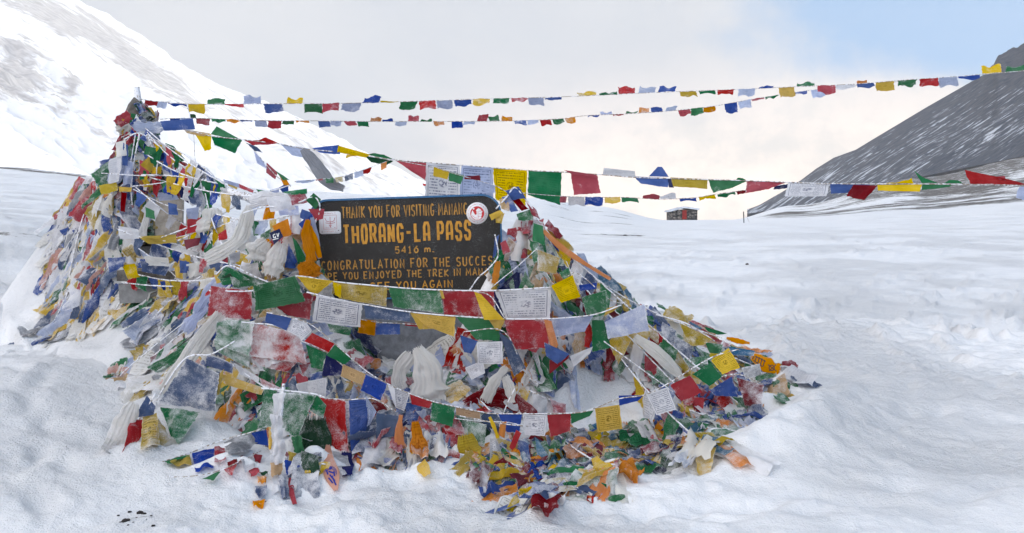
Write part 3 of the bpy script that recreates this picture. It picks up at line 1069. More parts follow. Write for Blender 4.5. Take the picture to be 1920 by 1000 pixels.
a, b = P(655, 556, SD + .1), P(868, 690, SD + .1)
v, f = box_vf((a + b) / 2, abs(b.x - a.x), 0.1, abs(a.z - b.z), Matrix.Rotation(-SROLL, 3, 'Y'))
mesh_obj('plinth', v, f, simple('grey_concrete', (0.20, 0.215, 0.24), .9, .35, 16, .4, frost=.3), parent=sign, smooth=False)

# ---- brush lettering: strokes in a unit box, y upwards
def arc(cx, cy, rx, ry, a0, a1, n=8):
    return [(cx + rx * math.cos(R(a0 + (a1 - a0) * k / n)), cy + ry * math.sin(R(a0 + (a1 - a0) * k / n))) for k in range(n + 1)]


O_ = arc(.5, .5, .42, .5, 90, 450, 18)
GLY = {
    'T': [[(0, 1), (1, 1)], [(.5, 1), (.5, 0)]],
    'H': [[(.08, 1), (.08, 0)], [(.92, 1), (.92, 0)], [(.08, .5), (.92, .5)]],
    'A': [[(0, 0), (.5, 1), (1, 0)], [(.2, .34), (.8, .34)]],
    'N': [[(.08, 0), (.08, 1), (.92, 0), (.92, 1)]],
    'K': [[(.08, 1), (.08, 0)], [(.95, 1), (.12, .48), (1, 0)]],
    'Y': [[(0, 1), (.5, .48), (.5, 0)], [(1, 1), (.5, .48)]],
    'O': [O_],
    'U': [[(.08, 1), (.08, .3)] + arc(.5, .3, .42, .3, 180, 360, 8) + [(.92, 1)]],
    'F': [[(.95, 1), (.1, 1), (.1, 0)], [(.1, .52), (.78, .52)]],
    'R': [[(.1, 0), (.1, 1)] + arc(.55, .76, .37, .24, 90, -90, 8) + [(.1, .52)], [(.45, .5), (.98, 0)]],
    'V': [[(0, 1), (.5, 0), (1, 1)]],
    'I': [[(.5, 1), (.5, 0)]],
    'S': [arc(.5, .75, .40, .25, 20, 270, 9)[0:] + arc(.5, .25, .42, .25, 90, -160, 9)[1:]],
    'G': [arc(.52, .5, .44, .5, 45, 330, 12) + [(.93, .42), (.55, .42)]],
    'M': [[(.04, 0), (.1, 1), (.5, .3), (.9, 1), (.96, 0)]],
    'L': [[(.1, 1), (.1, 0), (.95, 0)]],
    'P': [[(.1, 0), (.1, 1)] + arc(.52, .74, .40, .26, 90, -90, 8) + [(.1, .48)]],
    'C': [arc(.54, .5, .45, .5, 48, 312, 12)],
    'E': [[(.95, 1), (.1, 1), (.1, 0), (.95, 0)], [(.1, .52), (.78, .52)]],
    'J': [[(.8, 1), (.8, .28)] + arc(.45, .28, .35, .28, 0, -170, 7)],
    'D': [[(.1, 0), (.1, 1)] + arc(.35, .5, .58, .5, 90, -90, 9) + [(.1, 0)]],
    'm': [[(.05, 0), (.05, .62)], [(.05, .5)] + arc(.28, .42, .2, .2, 150, 0, 5) + [(.48, 0)], [(.5, .45)] + arc(.72, .42, .2, .2, 150, 0, 5) + [(.93, 0)]],
    '5': [[(.9, 1), (.2, 1), (.15, .58)] + arc(.48, .32, .42, .32, 120, -150, 9)],
    '4': [[(.75, 0), (.75, 1), (.05, .32), (1, .32)]],
    '1': [[(.2, .8), (.5, 1), (.5, 0)], [(.15, 0), (.85, 0)]],
    '6': [[(.75, 1)] + arc(.5, .32, .42, .34, 140, 500, 14)],
    '.': [[(.35, .0), (.35, .14)]],
    '-': [[(.1, .5), (.9, .5)]],
}
WID = {'I': .35, '.': .35, '-': .9, 'M': 1.2, 'm': 1.3, ' ': .5, 'T': .95, 'J': .85, '1': .8}
BOLD = dict(GLY)
BOLD.update({
    'O': [[(.12, .22), (.12, .78), (.3, 1), (.7, 1), (.88, .78), (.88, .22), (.7, 0), (.3, 0), (.12, .22)]],
    'A': [[(.1, 0), (.1, .78), (.3, 1), (.7, 1), (.9, .78), (.9, 0)], [(.1, .36), (.9, .36)]],
    'R': [[(.1, 0), (.1, 1), (.68, 1), (.88, .86), (.88, .6), (.68, .46), (.1, .46)], [(.55, .46), (.95, 0)]],
    'P': [[(.1, 0), (.1, 1), (.7, 1), (.9, .84), (.9, .56), (.7, .4), (.1, .4)]],
    'G': [[(.88, .74), (.88, .84), (.7, 1), (.3, 1), (.12, .8), (.12, .2), (.3, 0), (.7, 0), (.88, .18), (.88, .46), (.52, .46)]],
    'S': [[(.9, .74), (.88, .88), (.7, 1), (.3, 1), (.12, .84), (.12, .66), (.3, .52), (.7, .48), (.88, .34), (.88, .16), (.7, 0), (.3, 0), (.1, .16), (.1, .26)]],
    'N': [[(.1, 0), (.1, 1)], [(.12, .95), (.88, .05)], [(.9, 0), (.9, 1)]],
})


def stroke_strip(pts, wid, off, rg, flare=0.0):
    """a brushed stroke: mitred ribbon with a slightly uneven width"""
    n = len(pts)
    closed = n > 3 and math.hypot(pts[0][0] - pts[-1][0], pts[0][1] - pts[-1][1]) < 1e-3
    L, Rr = [], []
    for i in range(n):
        a = pts[i - 1] if i > 0 else (pts[-2] if closed else pts[0])
        b = pts[i]
        c = pts[i + 1] if i < n - 1 else (pts[1] if closed else pts[-1])
        d1 = Vector((b[0] - a[0], b[1] - a[1]))
        d2 = Vector((c[0] - b[0], c[1] - b[1]))
        if d1.length < 1e-6:
            d1 = d2.copy()
        if d2.length < 1e-6:
            d2 = d1.copy()
        d1.normalize()
        d2.normalize()
        n1, n2 = Vector((-d1.y, d1.x)), Vector((-d2.y, d2.x))
        m = n1 + n2
        if m.length < 0.2:
            m = n1
        m.normalize()
        k = 1 / max(0.5, m.dot(n1))
        t = i / max(1, n - 1)
        w = wid * (1 + rg.uniform(-.06, .06)) * (1 + flare * (1 - 2 * t) * (0 if closed else 1)) / 2 * k
        L.append((b[0] + m.x * w, b[1] + m.y * w))
        Rr.append((b[0] - m.x * w, b[1] - m.y * w))
    v = [S(*p, off) for p in L] + [S(*p, off) for p in Rr]
    f = [(i, i + 1, n + i + 1, n + i) for i in range(n - 1)]
    return v, f


def write(text, u0, u1, vtop, vbot, sw, mat, glyphs=GLY, gap=.3, flare=0.15, seed=1, only=None):
    rg = random.Random(seed)
    tot = sum(WID.get(c, 1.0) + gap for c in text) - gap
    k = (u1 - u0) / tot
    x = u0
    s = Soup()
    q = 0
    for c in text:
        w = WID.get(c, 1.0) * k
        if c != ' ':
            jx, jy, js = rg.uniform(-.03, .03) * k, rg.uniform(-.5, .5), rg.uniform(.97, 1.03)
            for st in glyphs[c]:
                hh = (vbot - vtop) * js
                inset = sw * 0.5
                pts = [(x + jx + inset * .6 + px_ * (w - inset * 1.2), vbot + jy - inset * .8 - py_ * (hh - inset * 1.6)) for px_, py_ in st]
                v, f = stroke_strip(pts, sw * (1.5 if c in '.' else 1), 0.0085 + 0.0003 * (q % 7), rg, flare)
                s.add(v, f)
                q += 1
        x += w + gap * k
    return mesh_obj('painted_line', s.v, s.f, mat, parent=sign, smooth=False)


write('THANK YOU FOR VISITING MANANG', -125, 111, -76, -53.5, 2.15, M_GOLD_DULL, gap=.24, flare=.30, seed=3)
write('THORANG-LA PASS', -124, 117, -42, -5.5, 4.9, M_GOLD, BOLD, gap=.22, flare=.04, seed=4)
write('5416 m.', -28, 46, 1.5, 15, 2.3, M_GOLD_DULL, gap=.3, seed=5)
write('CONGRATULATION FOR THE SUCCESS', -168, 167, 24.5, 42.5, 2.3, M_GOLD_DULL, gap=.32, seed=6)
write('HOPE YOU ENJOYED THE TREK IN MANANG', -178, 168, 46.5, 61, 2.1, M_GOLD_DULL, gap=.3, seed=7)
write('SEE YOU AGAIN', -77, 79, 67, 82, 2.3, M_GOLD, gap=.3, seed=8)


def sdisc(cu, cv, r, n=28):
    return [(cu + r * math.cos(2 * math.pi * k / n), cv + r * math.sin(2 * math.pi * k / n)) for k in range(n)]


def flat(outline, off):
    return [S(*p, off) for p in outline], [tuple(range(len(outline)))]


def stroke_set(strokes, wid, off, seed=1):
    s = Soup()
    rg = random.Random(seed)
    for i, st in enumerate(strokes):
        v, f = stroke_strip(st, wid, off + .0002 * (i % 5), rg)
        s.add(v, f)
    return s


# square sticker, upper left
st = bpy.data.objects.new('square_sticker', None)
col.objects.link(st)
st.parent = sign
st.location = S(-147, -47, .009) - Vector(sign.location)


def sub(name, vf, mat):
    v, f = vf
    o = mesh_obj(name, v, f, mat, loc=world_loc(st))
    o.parent = st
    o.location = (0, 0, 0)
    return o


v, f = prism(rounded(-168, -68, -127, -26, 5, 5), .006, .0095)
sub('vinyl', (v, f), M_STICK)
cu, cvv = -147, -48
s = stroke_set([[(cu - 13, cvv - 13), (cu + 12, cvv - 13), (cu + 12, cvv + 13), (cu - 13, cvv + 13), (cu - 13, cvv - 13)]], .55, .0101)
s2 = stroke_set([[(cu, cvv - 10), (cu, cvv + 8)], [(cu - 10, cvv - 8), (cu - 7, cvv - 2), (cu, cvv), (cu + 7, cvv - 2), (cu + 9, cvv - 8)],
                 [(cu - 9, cvv + 1), (cu, cvv + 3), (cu + 9, cvv + 1)], [(cu - 2.4, cvv + 5), (cu, cvv + 9), (cu + 2.4, cvv + 5)]], 1.0, .0103, 2)
s.add(s2.v, s2.f)
rg0 = random.Random(9)
s3 = stroke_set([[(cu - 11 + k * 2.0, y0 + rg0.uniform(-.5, .5)), (cu - 11 + k * 2.0 + rg0.uniform(.6, 1.5), y0 + rg0.uniform(-1, 1))]
                 for y0 in (cvv - 16.5, cvv + 10.5, cvv + 17) for k in range(11) if rg0.random() < .8], .8, .0105, 3)
s.add(s3.v, s3.f)
sub('printed_drawing', (s.v, s.f), M_PINKP)
s = Soup()
for q in ((cu - 16, cvv + 18), (cu + 15, cvv + 16)):
    s.add(*flat(sdisc(*q, 1.0, 10), .0108))
sub('nail', (s.v, s.f), M_DARK)

# round sticker, upper right
st = bpy.data.objects.new('round_sticker', None)
col.objects.link(st)
st.parent = sign
st.location = S(130, -56, .009) - Vector(sign.location)
cu, cvv = 129, -55.5
sub('vinyl', prism(sdisc(cu, cvv, 20.3, 36), .006, .0095), M_STICK)
sub('red_disc', flat(sdisc(cu, cvv, 13, 32), .0102), M_RED)
s = Soup()
hill = [(-11.5, 3), (-10.5, -2), (-8.8, -6), (-6.2, -1), (-4, 3), (-1, 2), (-1.2, -4), (-2.5, -5.5), (2.5, -9.5), (7.5, -6.5), (6.5, -5), (10, -3.5), (9, -1.5), (8, 0),
        (8.6, 4), (7.2, 5), (7.5, 9), (3, 12), (-3, 12), (-8, 9), (-10.8, 5.5)]
s.add([S(cu + a, cvv + b, .0107) for a, b in hill], [tuple(range(len(hill)))])
s.add(*flat(sdisc(cu - 6.5, cvv - 8.6, 1.8, 10), .0107))
sub('white_figure', (s.v, s.f), M_STICK)
s = stroke_set([[(cu + 1.5, cvv - 4), (cu + 1.5, cvv + 11)], [(cu + 3, cvv - 4), (cu + 8, cvv - 3)], [(cu + 3, cvv + 1), (cu + 8, cvv + 2)], [(cu + 2, cvv + 6), (cu + 6, cvv + 6)],
                [(cu - 10, cvv + 4), (cu - 5, cvv + 8), (cu, cvv + 9.5)]], .6, .0111, 4)
sub('outline', (s.v, s.f), M_RED)
s = stroke_set([[(cu + 16.8 * math.cos(a), cvv + 16.8 * math.sin(a)), (cu + 16.8 * math.cos(a + .07) + rg0.uniform(-.8, .8), cvv + 16.8 * math.sin(a + .07) + rg0.uniform(-.8, .8))]
                for a in [k * .155 for k in range(40)] if rg0.random() < .85], .95, .0103, 5)
sub('ring_print', (s.v, s.f), M_PINKP)

# ================================================================== HUT, MARKER POST, STONES
HD = 128.0
hut = empty('stone_hut', P(1283, 412, HD), 'small stone hut with snowy roof and red door on the skyline', 'hut')


def hutbox(x0, y0, x1, y1, d0, d1, name, mat):
    a, b = P(x0, y0, d0), P(x1, y1, d0)
    v, f = box_vf(((a.x + b.x) / 2, (d0 + d1) / 2, (a.z + b.z) / 2), abs(b.x - a.x), d1 - d0, abs(a.z - b.z))
    return mesh_obj(name, v, f, mat, parent=hut, smooth=False)


def stone_wall_mat():
    m, T, out = new_mat('rubble_wall')
    t = T.new('ShaderNodeTexCoord')
    vo = T.new('ShaderNodeTexVoronoi', feature='F1')
    T.put(vo.inputs['Vector'], T.mapping(t.outputs['Object'], (2.6, 2.6, 4.0)))
    vo.inputs['Scale'].default_value = 1.0
    sc_ = T.new('ShaderNodeSeparateColor')
    T.put(sc_.inputs[0], vo.outputs['Color'])
    c = T.mix(sc_.outputs[0], (0.07, 0.07, 0.075), (0.33, 0.29, 0.25))
    c = T.mix(T.ramp(vo.outputs['Distance'], 0.42, 0.6), c, (0.05, 0.05, 0.05))
    bsdf(T, out, c, 0.95, bump(T, vo.outputs['Distance'], .6, .05))
    return m


hutbox(1259, 393.5, 1307.5, 414, HD, HD + 4.0, 'wall', stone_wall_mat())
hutbox(1279.5, 394.5, 1287.5, 411.3, HD - .06, HD - .005, 'door', simple('red_door', (0.32, 0.035, 0.03), .6, .3, 5))
hutbox(1278.3, 393.6, 1288.7, 394.4, HD - .10, HD - .01, 'lintel', simple('hut_timber', (0.2, 0.13, 0.09), .8))
rf = Soup()
prof = [(1255.5, 394.2), (1282, 387.2), (1310.5, 391.0)]
for d in (HD - .5, HD + 4.5):
    for (x, y) in prof:
        rf.v.append(P(x, y, HD) + Vector((0, d - HD, 0)))
    for (x, y) in prof:
        rf.v.append(P(x, y + 3.4, HD) + Vector((0, d - HD, 0)))
rf.f = [(0, 1, 7, 6), (1, 2, 8, 7), (3, 9, 10, 4), (4, 10, 11, 5), (0, 3, 4, 1), (1, 4, 5, 2), (6, 7, 10, 9), (7, 8, 11, 10), (0, 6, 9, 3), (2, 5, 11, 8)]
mesh_obj('roof', rf.v, rf.f, simple('snowy_slate', (0.62, 0.66, 0.72), .8, .25, 1.5), parent=hut, smooth=False)
hutbox(1256.5, 409, 1260, 416, HD - 1.2, HD, 'low_wall', simple('dark_stone', (.1, .1, .1), .9, .4, 3))

mk = empty('marker_post', P(1395, 419, 75), 'thin dark post on the snow to the right of the hut', 'post')
a, b = P(1395, 419.5, 75), P(1394, 397, 75)
v, f = tube([a - Vector((0, 0, .3)), a, b], .045, 6)
mesh_obj('shaft', v, f, M_IRON, parent=mk)
v, f = tube([a.lerp(b, .72), a.lerp(b, .5) + Vector((.3, 0, 0)), P(1407, 420, 75)], .014, 5)
mesh_obj('guy_rope', v, f, M_ROPE, parent=mk)


def stone(name, c, r, label, seed, mat, group=None, flatz=.6):
    rg = random.Random(seed)
    v, f = [], []
    n, m = 9, 6
    off = Vector((rg.uniform(0, 50), rg.uniform(0, 50), 0))
    for j in range(m + 1):
        th = math.pi * j / m
        for i in range(n):
            a_ = 2 * math.pi * i / n
            d = Vector((math.sin(th) * math.cos(a_), math.sin(th) * math.sin(a_), math.cos(th)))
            k = r * (1 + .45 * mnoise.noise(d * 1.6 + off))
            v.append(Vector(c) + Vector((d.x * k * 1.2, d.y * k, d.z * k * flatz)))
    for j in range(m):
        for i in range(n):
            f.append((j * n + i, j * n + (i + 1) % n, (j + 1) * n + (i + 1) % n, (j + 1) * n + i))
    o = mesh_obj(name, v, f, mat, loc=Vector(c), smooth=False)
    return tag(o, label, 'stone', group)


M_PEB = simple('dark_pebble', (0.035, 0.03, 0.028), .8, .5, 40, .4, frost=.15)
rgs = random.Random(31)
for i, (px, py, r) in enumerate([(262, 962, .022), (270, 964, .016), (236, 977, .025), (228, 980, .014), (243, 960, .012), (283, 968, .011), (287, 986, .012), (256, 972, .010), (222, 967, .009), (240, 985, .008), (275, 975, .009), (250, 980, .008)]):
    _, h, _n = surf(px, py)
    stone('stone', h + Vector((0, 0, r * .05)), r * .75, 'small dark stone poking through the trampled foreground snow', 100 + i, M_PEB, 'stones in the bare foreground patch')
for i, (px, py, d, r, lab) in enumerate([(1172, 437.0, 35, .07, 'dark rock on the thin dark streak in the snow below the hut'), (1213, 540, 11.6, .03, 'tiny dark stone on the snow right of the heap'),
                                         (1401, 494, 19, .035, 'tiny dark stone alone on the open snow at mid distance')]):
    p = P(px, py, d)
    p.z = gz(p.x, p.y) + r * .2
    stone('stone', p, r, lab, 300 + i, M_PEB)

# ================================================================== CLOTH
def cloth(c4, nu, nv, amp, rg, gap=None, pleat=0.0, npleat=5, ragged=0.02, sag=0.0, outdir=None, bottom_amp=1.0):
    """a limp piece of cloth between four corners (top left, top right, bottom right, bottom left)"""
    A, B, C, D = (Vector(c) for c in c4)
    n = (B - A).cross(D - A)
    if n.length < 1e-9:
        n = Vector((0, -1, 0))
    n.normalize()
    mid = (A + B + C + D) / 4
    if n.dot(CAM - mid) < 0:
        n = -n
    wu, wv = ((B - A).length + (C - D).length) / 2, ((D - A).length + (C - B).length) / 2
    size = max(0.05, min(wu, wv))
    s1, s2, s3 = rg.uniform(0, 6.3), rg.uniform(0, 6.3), rg.uniform(0, 90)
    f1, f2 = rg.uniform(.7, 1.5), rg.uniform(.5, 1.2)
    sk = rg.uniform(-.6, .6)
    V, UV = [], []
    du, dv = (B - A).normalized() if wu > 1e-6 else Vector((1, 0, 0)), (D - A).normalized() if wv > 1e-6 else Vector((0, 0, -1))
    for j in range(nv):
        t = j / (nv - 1)
        for i in range(nu):
            s = i / (nu - 1)
            p = (A * (1 - s) + B * s) * (1 - t) + (D * (1 - s) + C * s) * t
            g = (0.25 + 0.75 * t ** 0.7) * bottom_amp
            w = math.sin(2 * math.pi * (f1 * s + sk * t) + s1) * 0.5 * g
            w += math.sin(2 * math.pi * (f2 * t - sk * s) + s2) * 0.28 * min(1, 4 * t)
            q = Vector((s * wu, t * wv, 0)) / size
            w += 0.75 * mnoise.noise(q * 1.5 + Vector((s3, 0, 0))) * (0.3 + .7 * g)
            w += 0.34 * (1 - 2 * abs(mnoise.noise(q * 2.6 + Vector((0, s3, 0))))) * (0.4 + .6 * g)
            w += 0.12 * mnoise.noise(q * 7 + Vector((0, 0, s3)))
            h = amp * size * w
            if pleat:
                h += pleat * math.sin(2 * math.pi * npleat * (s + .06 * math.sin(5 * t + s1)) + s2) + pleat * .5 * math.sin(2 * math.pi * npleat * 1.7 * s + s1 + 2 * t)
            p = p + n * h
            if sag:
                p = p + Vector((0, 0, -sag * 4 * s * (1 - s)))
            if (i in (0, nu - 1) or j == nv - 1) and ragged:
                p = p + du * rg.uniform(-1, 1) * ragged * size * (1 if i in (0, nu - 1) else .4) + dv * rg.uniform(-1, 1) * ragged * size * (1 if j == nv - 1 else .3)
            if gap is not None:
                p = push_out(p, gap + 0.006 * math.sin(9 * s + 7 * t + s3))
            V.append(p)
            UV.append((s, 1 - t))
    return V, grid_faces(nu, nv), UV


def cloth_obj(name, vfu, colour, frost, ink, parent=None, loc=None):
    v, f, uv = vfu
    if parent is None and loc is None:
        loc = Vector((sum(p.x for p in v) / len(v), sum(p.y for p in v) / len(v), min(p.z for p in v)))
    o = mesh_obj(name, v, f, MAT[colour], parent=parent, loc=loc if parent is None else None, uv=uv)
    o['frost'] = float(frost)
    o['ink'] = float(ink)
    return o


def polyline(pts, n):
    """resample"""
    d = [0]
    for a, b in zip(pts, pts[1:]):
        d.append(d[-1] + (Vector(b) - Vector(a)).length)
    out = []
    for i in range(n):
        t = d[-1] * i / (n - 1)
        k = max(0, min(len(pts) - 2, next((j for j in range(len(d) - 1) if d[j + 1] >= t), len(pts) - 2)))
        u = (t - d[k]) / max(1e-9, d[k + 1] - d[k])
        out.append(Vector(pts[k]).lerp(Vector(pts[k + 1]), u))
    return out


def smooth_line(pts, n):
    """Catmull-Rom through control points"""
    P_ = [Vector(p) for p in pts]
    P_ = [P_[0] * 2 - P_[1]] + P_ + [P_[-1] * 2 - P_[-2]]
    seg = len(P_) - 3
    out = []
    for i in range(n):
        x = seg * i / (n - 1)
        k = min(int(x), seg - 1)
        t = x - k
        a, b, c, d = P_[k:k + 4]
        out.append(0.5 * ((2 * b) + (c - a) * t + (2 * a - 5 * b + 4 * c - d) * t * t + (3 * b - a - 3 * c + d) * t ** 3))
    return out


def make_rope(parent, pts, r=0.004, frosty=False, n=None, sub=1):
    pts = smooth_line(pts, n or max(6, len(pts) * 4)) if len(pts) > 2 else polyline(pts, n or 8)
    rg = random.Random(len(pts) * 31 + int(abs(pts[0].x) * 977))
    v, f = tube(pts, r, 6, 0.25 if frosty else 0.0, rg)
    return mesh_obj('rope', v, f, M_FROPE if frosty else M_ROPE, parent=parent)


STR_GROUP = 'strings of prayer flags at the pass'


def string_thing(label, loc, group=STR_GROUP):
    return empty('prayer_flag_string', loc, label, 'prayer flags', group)


# ---- strings stretched through the air: flags given as (dye, x0, x1, drop in pixels, slant)
def air_string(label, line, d0, d1, flags, r=0.004, frost=.25, ink=.35, seed=1, thick_px=None, amp=.16):
    rg = random.Random(seed)
    xs = [p[0] for p in line]
    ys = [p[1] for p in line]
    dep = lambda x: d0 + (d1 - d0) * (x - xs[0]) / (xs[-1] - xs[0])
    root = string_thing(label, P(xs[0], ys[0], d0))
    make_rope(root, [P(x, y, dep(x)) for x, y in line], r, n=len(line) * 5)
    wob = lambda x: float(np.interp(x, xs, ys))
    for fl in flags:
        c, x0, x1, drop = fl[:4]
        sl = fl[4] if len(fl) > 4 else rg.uniform(-3, 3)
        full = (x1 - x0) * rg.uniform(.75, .92)            # true height of the flag in pixels
        dA, dB = dep(x0), dep(x1)
        A, B = P(x0, wob(x0), dA), P(x1, wob(x1), dB)
        # a flag the wind has lifted keeps its length: the missing height goes away from or towards the viewer
        hid = math.sqrt(max(0.0, full * full - drop * drop)) * dA / F * rg.choice((-1, 1)) * .8
        jl, jr = rg.uniform(-.14, .14) * drop, rg.uniform(-.14, .14) * drop
        D = P(x0 + sl + rg.uniform(-1, 1), wob(x0) + drop + jl, dA + hid)
        C = P(x1 + sl + rg.uniform(-1, 1), wob(x1) + drop + jr, dB + hid * rg.uniform(.7, 1.2))
        o = cloth_obj('flag', cloth((A, B, C, D), 9, 8, amp, rg, ragged=.035), c, frost + rg.uniform(-.12, .12), ink, root)
    return root


S1L = [(262, 186), (300, 191), (350, 195), (400, 196), (500, 195), (640, 194), (750, 191), (900, 186), (1050, 182), (1160, 177), (1270, 172), (1380, 168), (1490, 163), (1600, 158),
       (1700, 150), (1800, 143), (1920, 133), (1990, 127)]
S1F = [('r', 272, 296, 9), ('l', 297, 314, 12), ('b', 315, 351, 3), ('y', 353, 384, 15), ('g', 388, 421, -10), ('r', 421, 455, 5), ('l', 457, 489, -12), ('b', 494, 529, 13, 4),
       ('y', 537, 567, -9), ('g', 571, 604, 15), ('r', 605, 636, 15), ('l', 642, 677, 14), ('b', 679, 710, -10, 4), ('y', 713, 746, -3), ('g', 751, 783, 15), ('r', 785, 816, 15, 3),
       ('l', 818, 848, 15, 2), ('b', 851, 883, 11), ('y', 887, 919, 11), ('g', 925, 955, 10), ('r', 957, 988, 8), ('l', 990, 1019, 14), ('b', 1023, 1054, 4), ('y', 1085, 1118, -7),
       ('g', 1124, 1157, -5), ('r', 1160, 1191, -12), ('l', 1196, 1227, -12, 5), ('b', 1234, 1266, -9), ('y', 1274, 1305, 10), ('g', 1310, 1340, 5), ('r', 1345, 1376, 8), ('l', 1384, 1415, 12),
       ('b', 1422, 1449, -4), ('y', 1460, 1489, 17, 2), ('g', 1496, 1528, -5), ('r', 1532, 1566, 16), ('w', 1568, 1604, 7), ('b', 1606, 1638, 8), ('y', 1641, 1676, 18, 2),
       ('g', 1684, 1719, 10), ('r', 1723, 1759, 12), ('l', 1760, 1795, 14), ('b', 1797, 1837, 6), ('y', 1841, 1878, -13), ('g', 1885, 1922, -9)]
air_string('topmost string of small prayer flags running across the sky from the cairn tip', S1L, 8.3, 10.5, S1F, .0035, seed=11)
S2L = [(300, 224), (330, 222), (370, 222), (480, 226), (600, 227), (700, 228), (850, 228), (960, 227), (1050, 223), (1100, 217), (1190, 213), (1270, 207), (1340, 199), (1400, 188), (1450, 180),
       (1500, 172), (1560, 165), (1640, 158), (1700, 151)]
S2F = [('b', 319, 338, 12), ('l', 338, 356, 12), ('k', 357, 368, -8), ('r', 368, 394, 13), ('g', 396, 421, 6), ('o', 424, 447, 6), ('b', 450, 473, 3), ('l', 477, 499, 12), ('r', 503, 528, 13),
       ('g', 530, 552, 6), ('o', 555, 579, 4), ('b', 596, 617, 11, 3), ('l', 620, 641, 10), ('r', 644, 666, 9, 4), ('g', 669, 690, 9), ('o', 694, 714, -7), ('b', 717, 737, -5),
       ('l', 742, 763, 8), ('r', 765, 785, -9), ('g', 788, 809, -4), ('o', 812, 832, 8), ('b', 847, 867, 12), ('l', 870, 891, 6), ('r', 894, 913, -12, 4), ('g', 918, 938, -9, -3),
       ('o', 940, 961, -9), ('b', 964, 986, 9), ('l', 988, 1009, 8), ('r', 1012, 1032, 10), ('g', 1035, 1056, 8), ('o', 1059, 1078, 12), ('b', 1103, 1124, 2), ('l', 1127, 1148, -5),
       ('r', 1150, 1170, 3), ('g', 1173, 1194, -3), ('o', 1197, 1217, -9), ('b', 1221, 1243, -9), ('l', 1247, 1267, -8), ('r', 1271, 1294, 11, 3), ('g', 1295, 1318, 15, 2), ('o', 1319, 1341, 9),
       ('b', 1358, 1381, 18, 2), ('l', 1384, 1407, 13, 3), ('r', 1409, 1433, 5), ('g', 1435, 1459, 4), ('b', 1488, 1514, 5), ('l', 1520, 1543, 14, 4), ('o', 1606, 1626, -9)]
air_string('second string of tiny prayer flags sagging below the topmost string across the sky', S2L, 8.3, 10.8, S2F, .0035, seed=12)
S4L = [(552, 341), (600, 336), (640, 332), (700, 312), (738, 298)]
S4F = [('l', 556, 590, 4), ('r', 592, 606, 3), ('g', 610, 625, 9), ('Y', 628, 642, 9), ('d', 646, 662, 10), ('l', 664, 680, 10), ('r', 681, 697, 10), ('o', 714, 725, 12)]
air_string('short string of tiny flags rising to the large line before the snow mountain', S4L, 7.0, 7.3, S4F, .003, seed=13)
S5L = [(975, 362), (1052, 368), (1110, 370), (1165, 370), (1205, 372), (1240, 374), (1300, 371), (1345, 364), (1400, 356), (1480, 345)]
S5F = [('r', 1051, 1063, 13), ('w', 1065, 1096, 16), ('b', 1098, 1131, 17, -2), ('y', 1133, 1163, 12), ('g', 1165, 1196, 9), ('r', 1205, 1236, -8), ('w', 1238, 1268, -8), ('b', 1273, 1304, 6),
       ('y', 1310, 1340, 6), ('g', 1345, 1378, 6), ('c', 1380, 1399, 6), ('l', 1424, 1450, 3), ('n', 1453, 1478, 7)]
air_string('string of small flags dipping below the large line to the right of the sign', S5L, 7.1, 7.9, S5F, .003, seed=14)


# ---- hand-laid strings: every flag by its four corners
def depth_at(px, py, d, gap=0.05):
    s = surf(px, py)[0]
    return d if s is None else min(d, s - gap)


def laid_string(label, line, d, flags, r=.004, frost=.35, ink=.8, seed=1, amp=.13, frosty=False, group=STR_GROUP):
    """flags: (dye, TLx, TLy, TRx, TRy, BRx, BRy, BLx, BLy [, frost [, ink [, extra depth]]])"""
    rg = random.Random(seed)
    pts = [P(x, y, depth_at(x, y, d)) for x, y in line]
    root = string_thing(label, Vector(pts[0]), group)
    make_rope(root, pts, r, frosty)
    for i, fl in enumerate(flags):
        c = fl[0]
        q = fl[1:9]
        fr = fl[9] if len(fl) > 9 and fl[9] is not None else frost + rg.uniform(-.12, .12)
        ik = fl[10] if len(fl) > 10 and fl[10] is not None else ink
        e = fl[11] if len(fl) > 11 else 0.0
        am = fl[12] if len(fl) > 12 else amp
        e = e + 0.004 * (i % 3)
        cs = []
        for k in range(4):
            x, y = q[2 * k], q[2 * k + 1]
            cs.append(P(x, y, depth_at(x, y, d + e, 0.04) - (0.012 if k > 1 else 0)))
        big = max(abs(q[2] - q[0]), abs(q[7] - q[1]), abs(q[5] - q[3]))
        n = 9 if big < 40 else 13 if big < 70 else 17
        cloth_obj('flag', cloth(cs, n, n, am, rg, ragged=.018), c, fr, ik, root)
    return root


